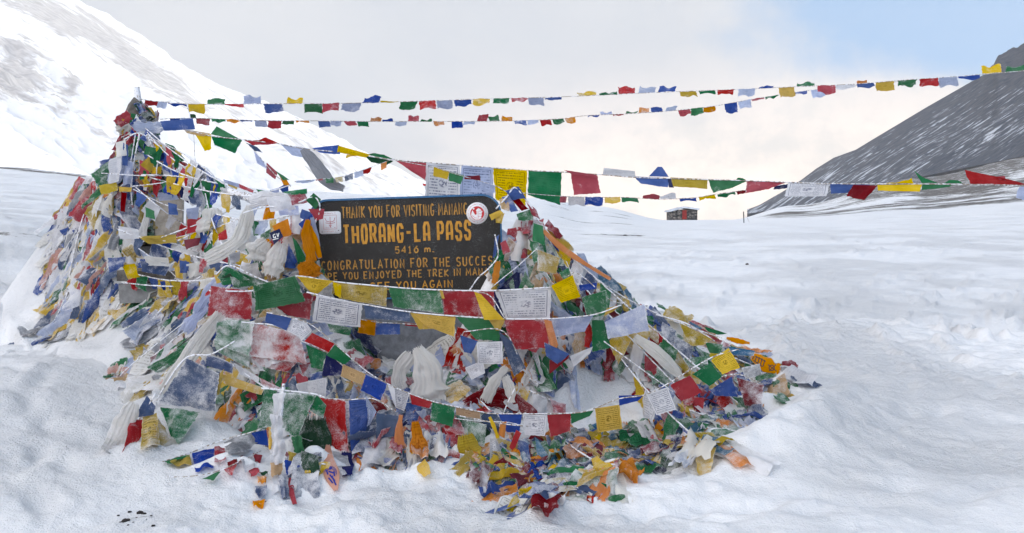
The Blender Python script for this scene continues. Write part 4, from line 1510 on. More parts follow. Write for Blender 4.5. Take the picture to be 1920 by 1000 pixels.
# the large line that starts at the cairn and passes behind the board
laid_string('line of large prayer flags running from the cairn behind the board and off right',
            [(300, 240), (345, 243), (395, 255), (455, 262), (525, 270), (568, 279), (640, 286), (690, 293), (740, 300), (800, 305), (865, 310), (925, 315), (990, 320), (1056, 323), (1130, 328),
             (1190, 333), (1257, 335), (1327, 337), (1400, 339), (1480, 342), (1560, 345), (1700, 345), (1800, 346), (1920, 348), (1990, 349)], 7.4, [
                ('b', 300, 228, 362, 222, 366, 243, 308, 246, .2, .2),
                ('t', 345, 243, 395, 250, 382, 256, 350, 250, .3, .2, 0),
                ('y', 365, 250, 396, 252, 397, 280, 384, 284, .2, .2),
                ('g', 406, 237, 446, 259, 455, 266, 395, 252, .05, .1, .04),
                ('g', 396, 254, 454, 263, 441, 288, 402, 272, .12, .2),
                ('r', 456, 262, 500, 264, 520, 270, 474, 273, .1, .1), ('r', 482, 265, 524, 270, 500, 258, 496, 258, .1, .1),
                ('l', 525, 270, 580, 279, 578, 297, 548, 292, .1, .4),
                ('b', 585, 278, 636, 272, 638, 290, 600, 287, .1, .2), ('y', 634, 273, 694, 290, 686, 296, 632, 286, .05, .7), ('y', 650, 290, 685, 292, 668, 292, 648, 297, .05, .2),
                ('g', 684, 290, 738, 300, 720, 290, 700, 287, .1, .2), ('k', 683, 292, 738, 302, 726, 310, 696, 305, .1, .3),
                ('r', 740, 300, 799, 305, 800, 340, 772, 322, .12, .2),
                ('w', 799, 305, 863, 310, 862, 380, 798, 376, .05, 1.0), ('l', 865, 311, 924, 315, 926, 384, 861, 378, .05, 1.0), ('y', 924, 315, 988, 320, 986, 386, 930, 376, .05, .95),
                ('g', 990, 320, 1053, 323, 1051, 384, 990, 366, .1, .25), ('k', 990, 358, 1040, 374, 1051, 385, 1000, 367, .1, .1, .02),
                ('r', 1057, 319, 1118, 328, 1122, 333, 1070, 326, .05, .1, -.02), ('r', 1070, 324, 1120, 329, 1126, 362, 1076, 366, .08, .15, .02),
                ('w', 1130, 328, 1192, 333, 1190, 321, 1132, 315, .05, .2),
                ('b', 1188, 331, 1257, 334, 1252, 352, 1202, 345, .1, .2), ('b', 1216, 331, 1254, 332, 1241, 313, 1233, 313, .1, .3, .02), ('n', 1252, 335, 1258, 335, 1264, 352, 1254, 352, .1, 0),
                ('Y', 1257, 333, 1327, 336, 1326, 355, 1262, 350, .1, .4), ('g', 1328, 337, 1400, 340, 1372, 353, 1337, 362, .15, .15), ('g', 1380, 337, 1402, 340, 1392, 334, 1384, 333, .1, 0),
                ('r', 1400, 340, 1478, 341, 1440, 355, 1398, 363, .2, .1), ('w', 1478, 341, 1556, 344, 1549, 368, 1471, 369, .1, .8),
                ('b', 1556, 345, 1632, 346, 1610, 360, 1557, 364, .05, .1), ('c', 1600, 347, 1646, 348, 1620, 376, 1586, 368, .05, .1, -.03),
                ('y', 1645, 347, 1729, 346, 1724, 360, 1646, 358, .1, .1), ('y', 1660, 344, 1712, 345, 1710, 334, 1694, 340, .05, .1), ('g', 1729, 346, 1786, 346, 1780, 351, 1728, 357, .1, .1),
                ('g', 1712, 318, 1722, 330, 1758, 343, 1728, 344, .05, .1), ('g', 1770, 344, 1806, 344, 1796, 338, 1778, 338, .05, .1),
                ('r', 1808, 319, 1880, 334, 1925, 347, 1818, 345, .1, .15), ('r', 1862, 332, 1884, 330, 1886, 340, 1870, 340, .05, .1),
                ('l', 1912, 350, 1940, 350, 1934, 378, 1902, 372, .1, .3)], r=.005, frost=.1, ink=.3, seed=21, amp=.12)
laid_string('short string of bright small flags in front of the large white flag above the board',
            [(738, 300), (812, 314), (842, 323), (870, 331), (900, 340), (932, 350), (962, 368)], 6.75,
            [('y', 813, 313, 843, 322, 839, 337, 812, 330, .05, .3), ('g', 842, 322, 870, 329, 864, 346, 841, 339, .05, .2), ('c', 871, 331, 900, 329, 901, 339, 871, 336, .05, .1),
             ('l', 902, 339, 928, 348, 928, 363, 901, 356, .05, .8), ('r', 792, 344, 799, 346, 798, 349, 793, 348, .1, 0)], .003, seed=22)
laid_string('loose end of small flags trailing down from the large line left of the board',
            [(456, 263), (474, 280), (500, 310), (520, 332), (545, 350)], 7.0,
            [('d', 462, 268, 482, 276, 493, 287, 478, 283, .1, .2), ('l', 476, 284, 492, 300, 502, 318, 482, 306, .15, .2), ('r', 500, 305, 521, 324, 516, 337, 499, 324, .1, .2),
             ('g', 516, 320, 532, 330, 544, 338, 530, 338, .1, .1), ('o', 523, 328, 538, 338, 544, 348, 532, 348, .1, .2), ('b', 523, 352, 540, 343, 541, 358, 530, 362, .1, .3)], .003, seed=23)
laid_string('sagging string of half frozen flags between the cairn and the left end of the board',
            [(392, 330), (430, 345), (480, 362), (510, 358), (545, 347)], 6.9,
            [('l', 418, 336, 448, 345, 450, 352, 422, 344, .3, .1), ('r', 446, 344, 476, 357, 474, 362, 448, 352, .3, .1), ('c', 482, 359, 504, 362, 500, 369, 488, 366, .2, 0),
             ('g', 480, 355, 508, 361, 506, 366, 484, 360, .3, 0), ('l', 506, 357, 524, 352, 522, 371, 510, 368, .2, .3), ('Y', 425, 340, 446, 350, 444, 356, 428, 348, .3, 0)], .005, seed=24, frosty=True)

# the front swags below the board
laid_string('upper front swag of large flags strung across the bottom edge of the board',
            [(392, 545), (470, 546), (520, 532), (556, 518), (624, 528), (727, 538), (826, 544), (926, 545), (1036, 539)], 6.05, [
                ('r', 396, 536, 473, 546, 471, 600, 388, 592, .42, .1), ('r', 388, 548, 400, 536, 396, 552, 384, 556, .3, 0, .02),
                ('r', 500, 560, 588, 548, 582, 600, 540, 592, .32, .1, .06), ('g', 475, 536, 553, 517, 573, 566, 480, 583, .22, .55, -.05),
                ('s', 560, 530, 624, 530, 622, 556, 585, 555, .5, .1, .06),
                ('y', 556, 518, 625, 527, 590, 556, 584, 550, .02, 1.0, -.04, .06),
                ('y', 624, 528, 640, 535, 640, 560, 628, 553, .1, .2, -.02), ('Y', 627, 529, 726, 538, 724, 575, 636, 560, .34, .9),
                ('g', 728, 538, 827, 545, 831, 588, 738, 576, .42, .15), ('r', 826, 544, 926, 546, 928, 596, 833, 590, .36, .2),
                ('n', 924, 546, 944, 550, 962, 600, 932, 596, .2, 0, .05), ('w', 928, 545, 1034, 540, 1031, 598, 948, 599, .35, .85),
                ('y', 824, 544, 830, 545, 834, 560, 828, 560, .1, 0, -.02)], .006, seed=31, frosty=True, amp=.10)
laid_string('lower front swag beginning with a large printed white flag and ending with a lilac one',
            [(575, 548), (630, 561), (682, 571), (768, 585), (854, 593), (943, 598), (1025, 598), (1110, 591), (1165, 572)], 5.92, [
                ('w', 593, 554, 680, 570, 675, 614, 586, 603, .18, 1.0, -.02, .08), ('d', 682, 572, 768, 585, 769, 603, 686, 597, .3, .1),
                ('y', 768, 584, 854, 592, 852, 632, 800, 612, .12, .6), ('y', 769, 586, 812, 590, 822, 616, 786, 618, .15, .3, .02),
                ('g', 855, 594, 936, 596, 937, 640, 892, 636, .14, .15), ('r', 943, 599, 1028, 599, 1028, 652, 962, 656, .34, .15, 0, .14), ('r', 960, 620, 1028, 626, 1005, 662, 975, 650, .3, .1, .03),
                ('l', 1028, 599, 1114, 590, 1096, 622, 1042, 632, .42, .15)], .005, seed=32, frosty=True, amp=.10)
laid_string('yellow strip flag hanging over the upper front swag in the middle', [(888, 546), (920, 556), (948, 600)], 5.88,
            [('y', 889, 547, 902, 552, 946, 600, 908, 600, .2, .3), ('y', 915, 597, 948, 598, 938, 620, 930, 620, .15, .2), ('o', 1020, 599, 1034, 602, 1047, 648, 1034, 659, .15, .2)], .004, seed=33)
laid_string('short string of orange and blue flags tucked under the lower front swag', [(640, 592), (672, 598), (705, 604), (752, 607), (800, 610)], 6.12,
            [('o', 676, 598, 706, 602, 702, 630, 671, 624, .15, .3), ('b', 703, 606, 750, 607, 750, 627, 704, 628, .18, .1), ('r', 758, 605, 790, 608, 788, 614, 760, 611, .1, 0),
             ('g', 614, 607, 660, 615, 656, 630, 618, 622, .5, .2)], .004, seed=34)
laid_string('long swag of small bright flags crossing the whole front of the heap diagonally',
            [(500, 586), (547, 596), (585, 610), (628, 645), (661, 674), (690, 698), (727, 720), (768, 738), (808, 752), (855, 763), (900, 772), (935, 776), (1070, 775), (1115, 766), (1160, 748),
             (1212, 740), (1258, 716), (1300, 690), (1340, 668), (1385, 655)], 5.55, [
                ('b', 500, 586, 547, 597, 537, 620, 497, 603, .05, .25), ('w', 547, 597, 572, 602, 585, 620, 566, 640, .1, .95), ('w', 545, 598, 566, 600, 562, 632, 534, 618, .1, .9),
                ('r', 585, 624, 628, 645, 616, 661, 571, 640, .15, .5), ('g', 628, 646, 661, 672, 646, 684, 612, 666, .06, .3), ('t', 643, 683, 686, 702, 678, 722, 639, 706, .05, .7),
                ('b', 686, 703, 726, 720, 714, 751, 677, 732, .12, .7), ('w', 727, 722, 768, 737, 758, 771, 742, 764, .02, 1.0), ('w', 727, 722, 740, 728, 743, 764, 738, 756, .02, .5, -.02),
                ('r', 768, 739, 811, 752, 805, 766, 772, 758, .2, .2), ('g', 810, 754, 854, 764, 848, 801, 807, 788, .3, .1), ('t', 855, 763, 900, 772, 900, 786, 855, 778, .08, .7),
                ('b', 934, 776, 979, 777, 974, 812, 950, 810, .03, .25, 0, .08), ('w', 980, 777, 1025, 779, 1022, 818, 984, 816, .02, 1.0, 0, .06), ('r', 1026, 778, 1070, 776, 1070, 808, 1032, 820, .2, .1),
                ('g', 1070, 776, 1113, 770, 1106, 780, 1071, 795, .1, .1), ('y', 1115, 766, 1161, 759, 1167, 804, 1121, 811, .02, 1.0, 0, .05),
                ('b', 1160, 742, 1208, 741, 1196, 752, 1161, 761, .02, .1), ('w', 1212, 740, 1252, 726, 1268, 768, 1231, 779, .02, 1.0, 0, .05),
                ('r', 1256, 722, 1294, 704, 1317, 736, 1277, 753, .14, .15), ('g', 1298, 702, 1332, 680, 1354, 706, 1330, 725, .1, .15), ('y', 1333, 676, 1366, 653, 1388, 689, 1354, 702, .03, 1.0, 0, .06)],
            .004, seed=35, frost=.15, amp=.09)
laid_string('string of green and navy flags lying below the red flag left of centre', [(566, 640), (612, 660), (650, 690), (690, 700)], 5.75,
            [('g', 574, 646, 613, 662, 604, 693, 583, 690, .3, .1), ('n', 612, 662, 646, 684, 640, 704, 604, 706, .25, .1), ('n', 640, 660, 682, 690, 678, 712, 648, 690, .5, .1)], .004, seed=36)
laid_string('big snow-dusted green and red flags lying side by side on the left of the heap', [(400, 598), (470, 606), (520, 612), (578, 640)], 5.98,
            [('g', 408, 598, 478, 603, 468, 668, 402, 642, .66, .05), ('g', 400, 640, 468, 668, 466, 690, 408, 660, .62, .05, .03), ('r', 474, 604, 560, 626, 578, 682, 468, 668, .70, .05),
             ('r', 468, 662, 578, 660, 540, 698, 476, 684, .62, 0, .03)], .006, seed=37, frosty=True, amp=.16)
laid_string('large frosted denim-blue flag with a folded green one below it at lower left', [(440, 640), (395, 665), (348, 672), (300, 740), (290, 768)], 5.6,
            [('d', 350, 672, 412, 700, 405, 772, 296, 758, .52, .1, -.02, .14), ('g', 300, 764, 374, 772, 334, 832, 322, 820, .38, .1, 0, .18), ('d', 388, 664, 436, 682, 437, 700, 384, 686, .45, .1, .04),
             ('Y', 412, 700, 420, 692, 412, 740, 406, 742, .3, .1, .03)], .006, seed=38, frosty=True)
laid_string('twisted pale yellow and white flags leading right from the denim-blue flag', [(395, 668), (436, 685), (497, 726), (530, 735)], 5.68,
            [('w', 438, 680, 486, 708, 485, 718, 450, 702, .5, .3), ('y', 412, 700, 497, 728, 490, 741, 424, 722, .4, .2), ('r', 486, 708, 527, 728, 524, 734, 490, 722, .62, 0), ('w', 555, 720, 612, 708, 612, 744, 562, 746, .4, .5)],
            .007, seed=39, frosty=True)
laid_string('tattered blue and red flags at the leftmost corner of the heap', [(292, 738), (262, 786), (240, 800)], 5.45,
            [('d', 276, 742, 292, 762, 288, 778, 250, 784, .4, .1), ('r', 246, 788, 280, 786, 260, 820, 230, 852, .22, 0), ('Y', 268, 782, 294, 774, 300, 836, 262, 842, .35, .9),
             ('Y', 286, 778, 302, 790, 318, 830, 292, 836, .5, .3)], .006, seed=40, frosty=True)
laid_string('low string of small flags lying on the snow at the left foot of the heap', [(304, 866), (360, 848), (415, 826), (480, 808), (500, 796)], 5.35,
            [('g', 306, 866, 352, 853, 356, 858, 320, 870, .1, .1), ('Y', 318, 866, 356, 854, 360, 872, 322, 871, .15, .1, .01), ('b', 360, 850, 402, 840, 400, 876, 366, 883, .2, .1),
             ('r', 402, 838, 420, 832, 424, 862, 402, 868, .3, .1), ('s', 418, 830, 472, 812, 486, 838, 430, 858, .3, .4), ('b', 470, 812, 500, 806, 504, 836, 474, 832, .2, .1)], .004, seed=41, amp=.14)
laid_string('slack wire with a few small flags lying lowest on the trampled snow at left', [(312, 894), (350, 894), (400, 886), (445, 868), (490, 845)], 5.25,
            [('g', 410, 884, 414, 885, 400, 900, 378, 898, .1, .1), ('r', 418, 880, 446, 866, 436, 894, 424, 886, .2, .1), ('c', 424, 868, 456, 852, 450, 866, 430, 874, .2, .1),
             ('w', 446, 864, 472, 856, 482, 876, 458, 886, .2, .5), ('r', 474, 850, 492, 854, 488, 868, 478, 866, .1, .1)], .003, seed=42)
laid_string('white and lilac flags on the right of the swags below the orange strip', [(870, 622), (945, 622), (985, 700), (1010, 720)], 5.85,
            [('w', 894, 642, 942, 640, 943, 682, 896, 684, .2, .9), ('b', 862, 628, 896, 640, 884, 664, 870, 660, .2, .2), ('w', 872, 690, 905, 676, 910, 700, 884, 712, .2, .7),
             ('d', 935, 622, 960, 640, 986, 690, 964, 706, .4, .1), ('b', 1020, 642, 1068, 664, 1046, 684, 1024, 668, .2, .2), ('w', 1068, 668, 1112, 650, 1106, 664, 1076, 688, .12, .2),
             ('c', 1030, 676, 1068, 666, 1066, 672, 1030, 702, .15, 0)], .004, seed=43, amp=.12)
laid_string('bright yellow and green flags hanging beside the large white swag flag on the right pile', [(1005, 466), (1040, 535), (1080, 512), (1140, 560), (1170, 570)], 6.05,
            [('Y', 1008, 468, 1050, 484, 1042, 514, 1008, 508, .45, .3), ('y', 1033, 536, 1074, 516, 1088, 557, 1052, 568, .03, .9, -.05, .08), ('g', 1090, 558, 1136, 544, 1138, 590, 1102, 598, .4, .1, -.04),
             ('y', 1132, 594, 1138, 578, 1164, 572, 1150, 584, .1, .2, -.06), ('l', 1134, 604, 1208, 570, 1217, 620, 1140, 636, .5, .15, -.05, .12), ('g', 1110, 600, 1132, 600, 1146, 652, 1110, 660, .3, .1),
             ('g', 1000, 418, 1018, 424, 1022, 460, 998, 452, .15, .1), ('g', 1066, 502, 1072, 520, 1056, 524, 1048, 512, .3, .1), ('b', 1085, 535, 1120, 530, 1118, 542, 1088, 546, .2, 0)], .004, seed=44)
laid_string('cluster of small flags knotted over the right top corner of the board', [(930, 392), (950, 370), (966, 352), (990, 380), (1012, 410)], 6.4,
            [('b', 948, 358, 972, 350, 986, 372, 960, 376, .2, .2), ('c', 954, 368, 966, 364, 990, 392, 978, 396, .15, 0), ('b', 940, 370, 956, 366, 972, 396, 958, 398, .3, 0), ('y', 917, 403, 938, 394, 944, 400, 922, 414, .1, .1),
             ('y', 928, 404, 946, 400, 940, 420, 930, 418, .3, .1), ('g', 968, 402, 1002, 390, 1000, 414, 972, 414, .42, .2), ('r', 985, 376, 1006, 394, 1012, 412, 996, 402, .35, 0), ('t', 936, 374, 954, 372, 956, 398, 940, 392, .5, .1),
             ('b', 928, 446, 936, 440, 930, 480, 924, 484, .2, 0), ('r', 938, 456, 948, 450, 958, 472, 944, 478, .35, 0), ('g', 934, 468, 948, 470, 944, 490, 926, 484, .3, 0), ('n', 968, 510, 974, 512, 976, 546, 930, 544, .2, .1)],
            .007, seed=45, frosty=True, amp=.2)
laid_string('cluster of small flags tied round the left top corner of the board', [(560, 380), (590, 370), (600, 392), (590, 420)], 6.35,
            [('g', 588, 362, 602, 374, 592, 394, 574, 376, .1, .1), ('r', 578, 392, 608, 392, 606, 412, 592, 414, .1, .1), ('b', 566, 392, 582, 398, 576, 416, 562, 408, .15, 0), ('o', 510, 424, 540, 410, 548, 440, 524, 448, .15, .3),
             ('b', 560, 420, 586, 400, 596, 440, 580, 450, .2, .1), ('g', 548, 444, 556, 452, 576, 486, 560, 500, .12, .3), ('b', 534, 502, 542, 456, 556, 490, 552, 504, .2, .3), ('o', 488, 450, 504, 448, 512, 460, 500, 468, .1, 0),
             ('r', 510, 470, 530, 452, 534, 490, 520, 486, .3, 0), ('b', 500, 525, 548, 510, 526, 538, 502, 532, .3, .1)], .007, seed=46, frosty=True, amp=.2)
laid_string('green frosted flag swag at upper left of the front, over the red flag', [(405, 515), (430, 498), (480, 520), (520, 536)], 6.15,
            [('g', 408, 520, 424, 498, 470, 524, 420, 536, .35, .1), ('g', 424, 498, 478, 522, 520, 534, 440, 540, .5, .1), ('y', 402, 516, 420, 506, 416, 530, 406, 532, .1, 0), ('k', 412, 522, 432, 512, 446, 532, 420, 536, .1, .1)], .006, seed=47, frosty=True)
laid_string('tattered green flags frozen stiff at the front beside the hanging tassel column', [(490, 728), (530, 732), (592, 740), (612, 748)], 5.3,
            [('g', 496, 728, 520, 732, 510, 800, 485, 804, .5, .5), ('g', 524, 735, 592, 741, 560, 820, 512, 800, .55, .6, -.02, .16), ('g', 594, 740, 612, 760, 606, 784, 580, 770, .5, .1)], .006, seed=48, frosty=True)
laid_string('row of red and blue flags hanging at the bottom middle of the front', [(597, 745), (650, 750), (700, 748), (742, 772)], 5.5,
            [('r', 597, 745, 648, 750, 653, 852, 612, 830, .34, .1, 0, .12), ('w', 646, 752, 660, 752, 664, 820, 650, 830, .3, .6), ('b', 654, 748, 690, 750, 690, 800, 658, 850, .2, .5), ('l', 686, 742, 706, 772, 694, 796, 688, 800, .1, .9),
             ('d', 705, 774, 748, 780, 742, 818, 706, 822, .3, .1), ('d', 660, 800, 706, 798, 700, 850, 660, 852, .55, .1, .05), ('w', 690, 830, 730, 812, 720, 868, 668, 890, .5, .1, .05), ('s', 620, 845, 650, 850, 660, 885, 640, 895, .5, .1)], .004, seed=49)
laid_string('orange and red flags on the right half of the lower front', [(862, 780), (900, 788), (936, 794), (990, 800)], 5.42,
            [('g', 875, 790, 912, 796, 908, 838, 880, 836, .5, .3), ('o', 938, 794, 950, 790, 946, 822, 934, 816, .05, .2), ('w', 918, 822, 930, 820, 942, 852, 920, 874, .1, .9), ('r', 955, 838, 968, 806, 978, 812, 962, 848, .1, 0),
             ('b', 972, 824, 990, 830, 996, 870, 970, 850, .25, .1), ('q', 1002, 820, 1010, 826, 1038, 874, 1008, 870, .2, .1), ('y', 968, 856, 984, 854, 992, 886, 970, 884, .1, .2), ('n', 1052, 850, 1074, 850, 1072, 874, 1056, 872, .1, 0)], .004, seed=50)
laid_string('blue and maroon flags sunk in the snow at the right toe of the heap', [(1320, 716), (1380, 702), (1430, 720)], 6.3,
            [('b', 1330, 732, 1372, 706, 1384, 744, 1340, 742, .3, .2), ('c', 1380, 708, 1432, 722, 1426, 766, 1396, 760, .52, .1, 0, .2), ('g', 1338, 770, 1392, 786, 1380, 794, 1344, 788, .45, .2), ('r', 1296, 744, 1320, 746, 1318, 776, 1300, 768, .3, 0),
             ('s', 1390, 690, 1424, 682, 1428, 702, 1398, 712, .5, .8)], .005, seed=51, amp=.2)
laid_string('yellow and teal flags on the upper right slope of the heap', [(1230, 590), (1290, 608), (1340, 640)], 6.6,
            [('Y', 1272, 604, 1336, 636, 1318, 648, 1294, 648, .4, .8), ('d', 1242, 604, 1268, 620, 1262, 660, 1240, 630, .6, .1), ('d', 1262, 628, 1300, 650, 1296, 672, 1270, 672, .55, .1), ('g', 1322, 642, 1356, 646, 1350, 664, 1330, 662, .3, .1),
             ('g', 1282, 672, 1326, 668, 1328, 682, 1290, 688, .45, .1), ('q', 1366, 650, 1416, 658, 1412, 668, 1372, 666, .35, .1), ('q', 1292, 602, 1318, 616, 1312, 618, 1296, 610, .2, .0), ('g', 1320, 612, 1364, 626, 1346, 628, 1326, 622, .15, .1),
             ('q', 1174, 648, 1208, 680, 1226, 704, 1192, 690, .62, .1)], .006, seed=52, frosty=True, amp=.2)

laid_string('large flags hanging on the near face of the stone cairn', [(232, 262), (262, 250), (300, 275), (330, 295), (366, 322)], 7.75,
            [('g', 272, 274, 294, 278, 296, 293, 270, 290, .25, .1), ('y', 290, 270, 314, 274, 318, 288, 294, 286, .2, .4), ('b', 296, 286, 320, 288, 318, 306, 300, 302, .2, .2), ('g', 309, 268, 326, 274, 348, 300, 332, 306, .15, .1),
             ('r', 322, 296, 350, 306, 366, 320, 330, 322, .25, .1), ('w', 303, 310, 328, 308, 324, 336, 308, 330, .4, .2), ('k', 326, 326, 370, 322, 360, 332, 334, 336, .15, .1), ('l', 294, 362, 326, 358, 336, 374, 300, 378, .3, .2),
             ('n', 333, 342, 350, 352, 354, 382, 338, 370, .1, .1), ('Y', 186, 348, 218, 342, 222, 358, 190, 366, .25, .1), ('y', 222, 350, 248, 352, 246, 360, 224, 360, .1, .1), ('c', 227, 360, 238, 362, 234, 398, 226, 396, .15, 0),
             ('b', 231, 268, 240, 272, 240, 312, 230, 310, .2, .4), ('y', 285, 314, 304, 312, 302, 326, 284, 326, .2, .1), ('l', 236, 300, 250, 304, 246, 345, 230, 348, .4, .2), ('r', 262, 300, 280, 306, 282, 336, 262, 330, .2, .1),
             ('g', 262, 318, 284, 322, 280, 336, 262, 338, .2, .1), ('w', 206, 300, 230, 290, 226, 340, 204, 346, .45, .2), ('e', 218, 268, 236, 262, 238, 292, 216, 296, .3, .1)], .006, seed=61, frosty=True, amp=.22)
laid_string('flags slung low in front of the cairn foot and the dark niche', [(222, 430), (262, 445), (330, 452), (380, 430), (400, 470)], 7.1,
            [('Y', 258, 444, 330, 440, 333, 456, 280, 458, .15, .2), ('r', 352, 412, 378, 408, 382, 432, 352, 440, .15, .1), ('c', 345, 450, 376, 446, 372, 460, 348, 468, .15, 0), ('g', 272, 388, 290, 396, 292, 412, 274, 408, .15, .1),
             ('b', 315, 380, 332, 384, 334, 404, 316, 402, .15, .1), ('w', 222, 424, 258, 430, 262, 448, 226, 448, .45, .2), ('l', 350, 392, 374, 388, 370, 412, 352, 410, .2, .2), ('e', 270, 480, 316, 484, 318, 500, 276, 498, .4, .1),
             ('d', 264, 490, 318, 494, 312, 518, 268, 510, .35, .1), ('e', 350, 496, 378, 490, 376, 516, 354, 522, .4, .1), ('b', 336, 488, 356, 492, 354, 512, 338, 512, .15, .1), ('y', 326, 500, 344, 500, 342, 524, 330, 520, .2, .1),
             ('b', 202, 484, 236, 482, 232, 500, 206, 514, .35, .1), ('g', 384, 418, 396, 424, 394, 440, 384, 438, .2, .1), ('b', 300, 528, 330, 524, 326, 548, 304, 544, .3, .1), ('y', 228, 498, 252, 494, 262, 520, 240, 524, .3, .1)], .006, seed=62, frosty=True, amp=.22)
laid_string('rumpled white and pastel flags bunched above the green swag left of the board', [(455, 400), (500, 388), (550, 392)], 6.38,
            [('w', 500, 372, 540, 364, 556, 392, 506, 398, .5, .2), ('r', 540, 364, 572, 362, 578, 380, 548, 386, .45, .1), ('g', 530, 360, 576, 354, 576, 364, 540, 366, .3, .1), ('l', 520, 384, 560, 386, 562, 404, 524, 404, .55, .1),
             ('w', 548, 396, 566, 400, 562, 440, 546, 436, .5, .2), ('w', 450, 500, 484, 492, 490, 520, 456, 526, .6, .3), ('y', 455, 480, 474, 476, 470, 494, 456, 492, .4, .2), ('g', 490, 440, 512, 425, 502, 450, 484, 462, .5, .1),
             ('s', 430, 478, 452, 470, 450, 490, 432, 496, .4, .1), ('r', 408, 440, 424, 430, 426, 448, 412, 452, .3, .1)], .006, seed=63, frosty=True, amp=.24)


# ---- scarves, ribbons and bundles -------------------------------------
def ribbon(name, label, cat, spine, d, colour, frost=.2, ink=0.0, pleats=4, depthamp=.24, seed=1, n=36, nu=35, group=None, gap=.035, taper_noise=.4, ragged=.03):
    """spine: (px, py, width in pixels [, depth offset]); folds run along the length"""
    rg = random.Random(seed)
    ctr = smooth_line([Vector((s[0], s[1], 0)) for s in spine], n)
    wid = smooth_line([Vector((s[2], s[3] if len(s) > 3 else 0, 0)) for s in spine], n)
    V, UV = [], []
    ph = [rg.uniform(0, 6.3) for _ in range(6)]
    s3 = rg.uniform(0, 80)
    for j in range(n):
        t = j / (n - 1)
        a, b = ctr[max(0, j - 1)], ctr[min(n - 1, j + 1)]
        tv = (b - a)
        tv = tv.normalized() if tv.length > 1e-6 else Vector((0, 1, 0))
        nv_ = Vector((-tv.y, tv.x, 0))
        w = max(1.0, wid[j].x) * (1 + taper_noise * mnoise.noise(Vector((t * 5, s3, 0))))
        base = depth_at(ctr[j].x, ctr[j].y, d + wid[j].y, gap)
        for i in range(nu):
            s = i / (nu - 1)
            q = ctr[j] + nv_ * (s - .5) * w
            rid = lambda q: 1 - 2 * abs(mnoise.noise(q))
            fold = .9 * mnoise.noise(Vector((s * 2.2 + ph[0], t * 1.6, s3))) + .75 * rid(Vector((s * pleats * 3.2 + .4 * math.sin(3 * t + ph[1]), t * 1.2, s3))) + .22 * rid(Vector((s * pleats * 7.3, t * 2.2 + ph[1], s3 + 5))) + .5 * rid(Vector((s * 4 + t * 2, t * 7, s3)))
            rnd_ = math.sqrt(max(0, 1 - (2 * s - 1) ** 2))
            dd = base - (w * base / F) * (rnd_ * .09 + depthamp * fold * .30 * (0.6 + .4 * rnd_))
            if j == n - 1 or j == 0:
                q = q + tv * rg.uniform(-1, 1) * w * ragged * 5
            V.append(P(q.x, q.y, dd))
            UV.append((s, 1 - t))
    o = cloth_obj(name, (V, grid_faces(nu, n), UV), colour, frost, ink)
    return tag(o, label, cat, group)


SC_G = 'offering scarves tied to the heap'
ribbon('scarf', 'broad white offering scarf hanging in folds below the grey gap under the board', 'scarf', [(782, 652, 20), (800, 690, 52), (806, 735, 70), (815, 756, 50)], 5.85, 'e', .12, pleats=3, seed=1, group=SC_G)
ribbon('scarf', 'white offering scarf left of the broad one, hanging below the grey gap', 'scarf', [(772, 664, 30), (752, 690, 34), (748, 716, 28), (756, 730, 20)], 5.88, 'e', .14, pleats=3, seed=2, group=SC_G)
ribbon('scarf', 'white offering scarf slanting down left of the black post, above the crimson bundle', 'scarf', [(950, 688, 10), (928, 715, 20), (910, 752, 24)], 5.8, 'e', .10, pleats=3, seed=3, group=SC_G)
ribbon('scarf', 'short white offering scarf hanging just left of the black post', 'scarf', [(946, 705, 14), (956, 730, 20), (960, 756, 14)], 5.82, 'e', .10, pleats=3, seed=4, group=SC_G)
ribbon('scarf', 'long white offering scarf running down to the left foot beside the denim-blue flag', 'scarf', [(415, 588, 24), (378, 635, 26), (345, 682, 30), (312, 728, 26), (300, 742, 22)], 5.98, 'e', .40, pleats=4, seed=5, group=SC_G)
ribbon('scarf', 'white cloth draped at the far left corner of the heap beside the red flag', 'scarf', [(252, 755, 22), (238, 785, 40), (220, 820, 38), (200, 848, 30)], 5.4, 'e', .42, pleats=2, seed=6, group=SC_G)
ribbon('scarf', 'white scarf falling in pleats from the bar beside the cairn', 'scarf', [(468, 385, 14), (460, 420, 30), (448, 448, 34), (420, 470, 26), (385, 488, 22)], 6.7, 'e', .38, pleats=4, seed=7, group=SC_G)
ribbon('scarf', 'creamy scarf hanging open between the cairn and the board with a soft lower edge', 'scarf', [(400, 392, 30), (396, 420, 52), (398, 432, 58)], 7.1, 'e', .34, pleats=3, seed=8, group=SC_G)
ribbon('scarf', 'creamy scarf bundle hanging below the dark square patch at the left of the board', 'scarf', [(500, 452, 20), (486, 470, 44), (482, 490, 36)], 6.3, 'e', .35, pleats=4, seed=9, group=SC_G)
ribbon('scarf', 'cream scarf with a faint red fold hanging left of the orange scarves', 'scarf', [(528, 455, 22), (516, 490, 38), (508, 518, 34)], 6.25, 'e', .34, pleats=3, seed=10, group=SC_G)
ribbon('scarf', 'orange scarf knotted beside the left edge of the board', 'scarf', [(578, 412, 10), (574, 440, 18), (582, 475, 20), (584, 490, 18)], 6.25, 'o', .08, pleats=3, seed=11, group=SC_G)
ribbon('scarf', 'thin orange scarf lying along the left edge of the board', 'scarf', [(580, 424, 8), (592, 455, 12), (600, 484, 8)], 6.27, 'o', .1, pleats=2, seed=12, group=SC_G)
ribbon('scarf', 'wide orange scarf spread at the lower left corner of the board', 'scarf', [(570, 490, 24), (579, 508, 40), (588, 524, 38)], 6.2, 'o', .1, .5, pleats=5, seed=13, group=SC_G)
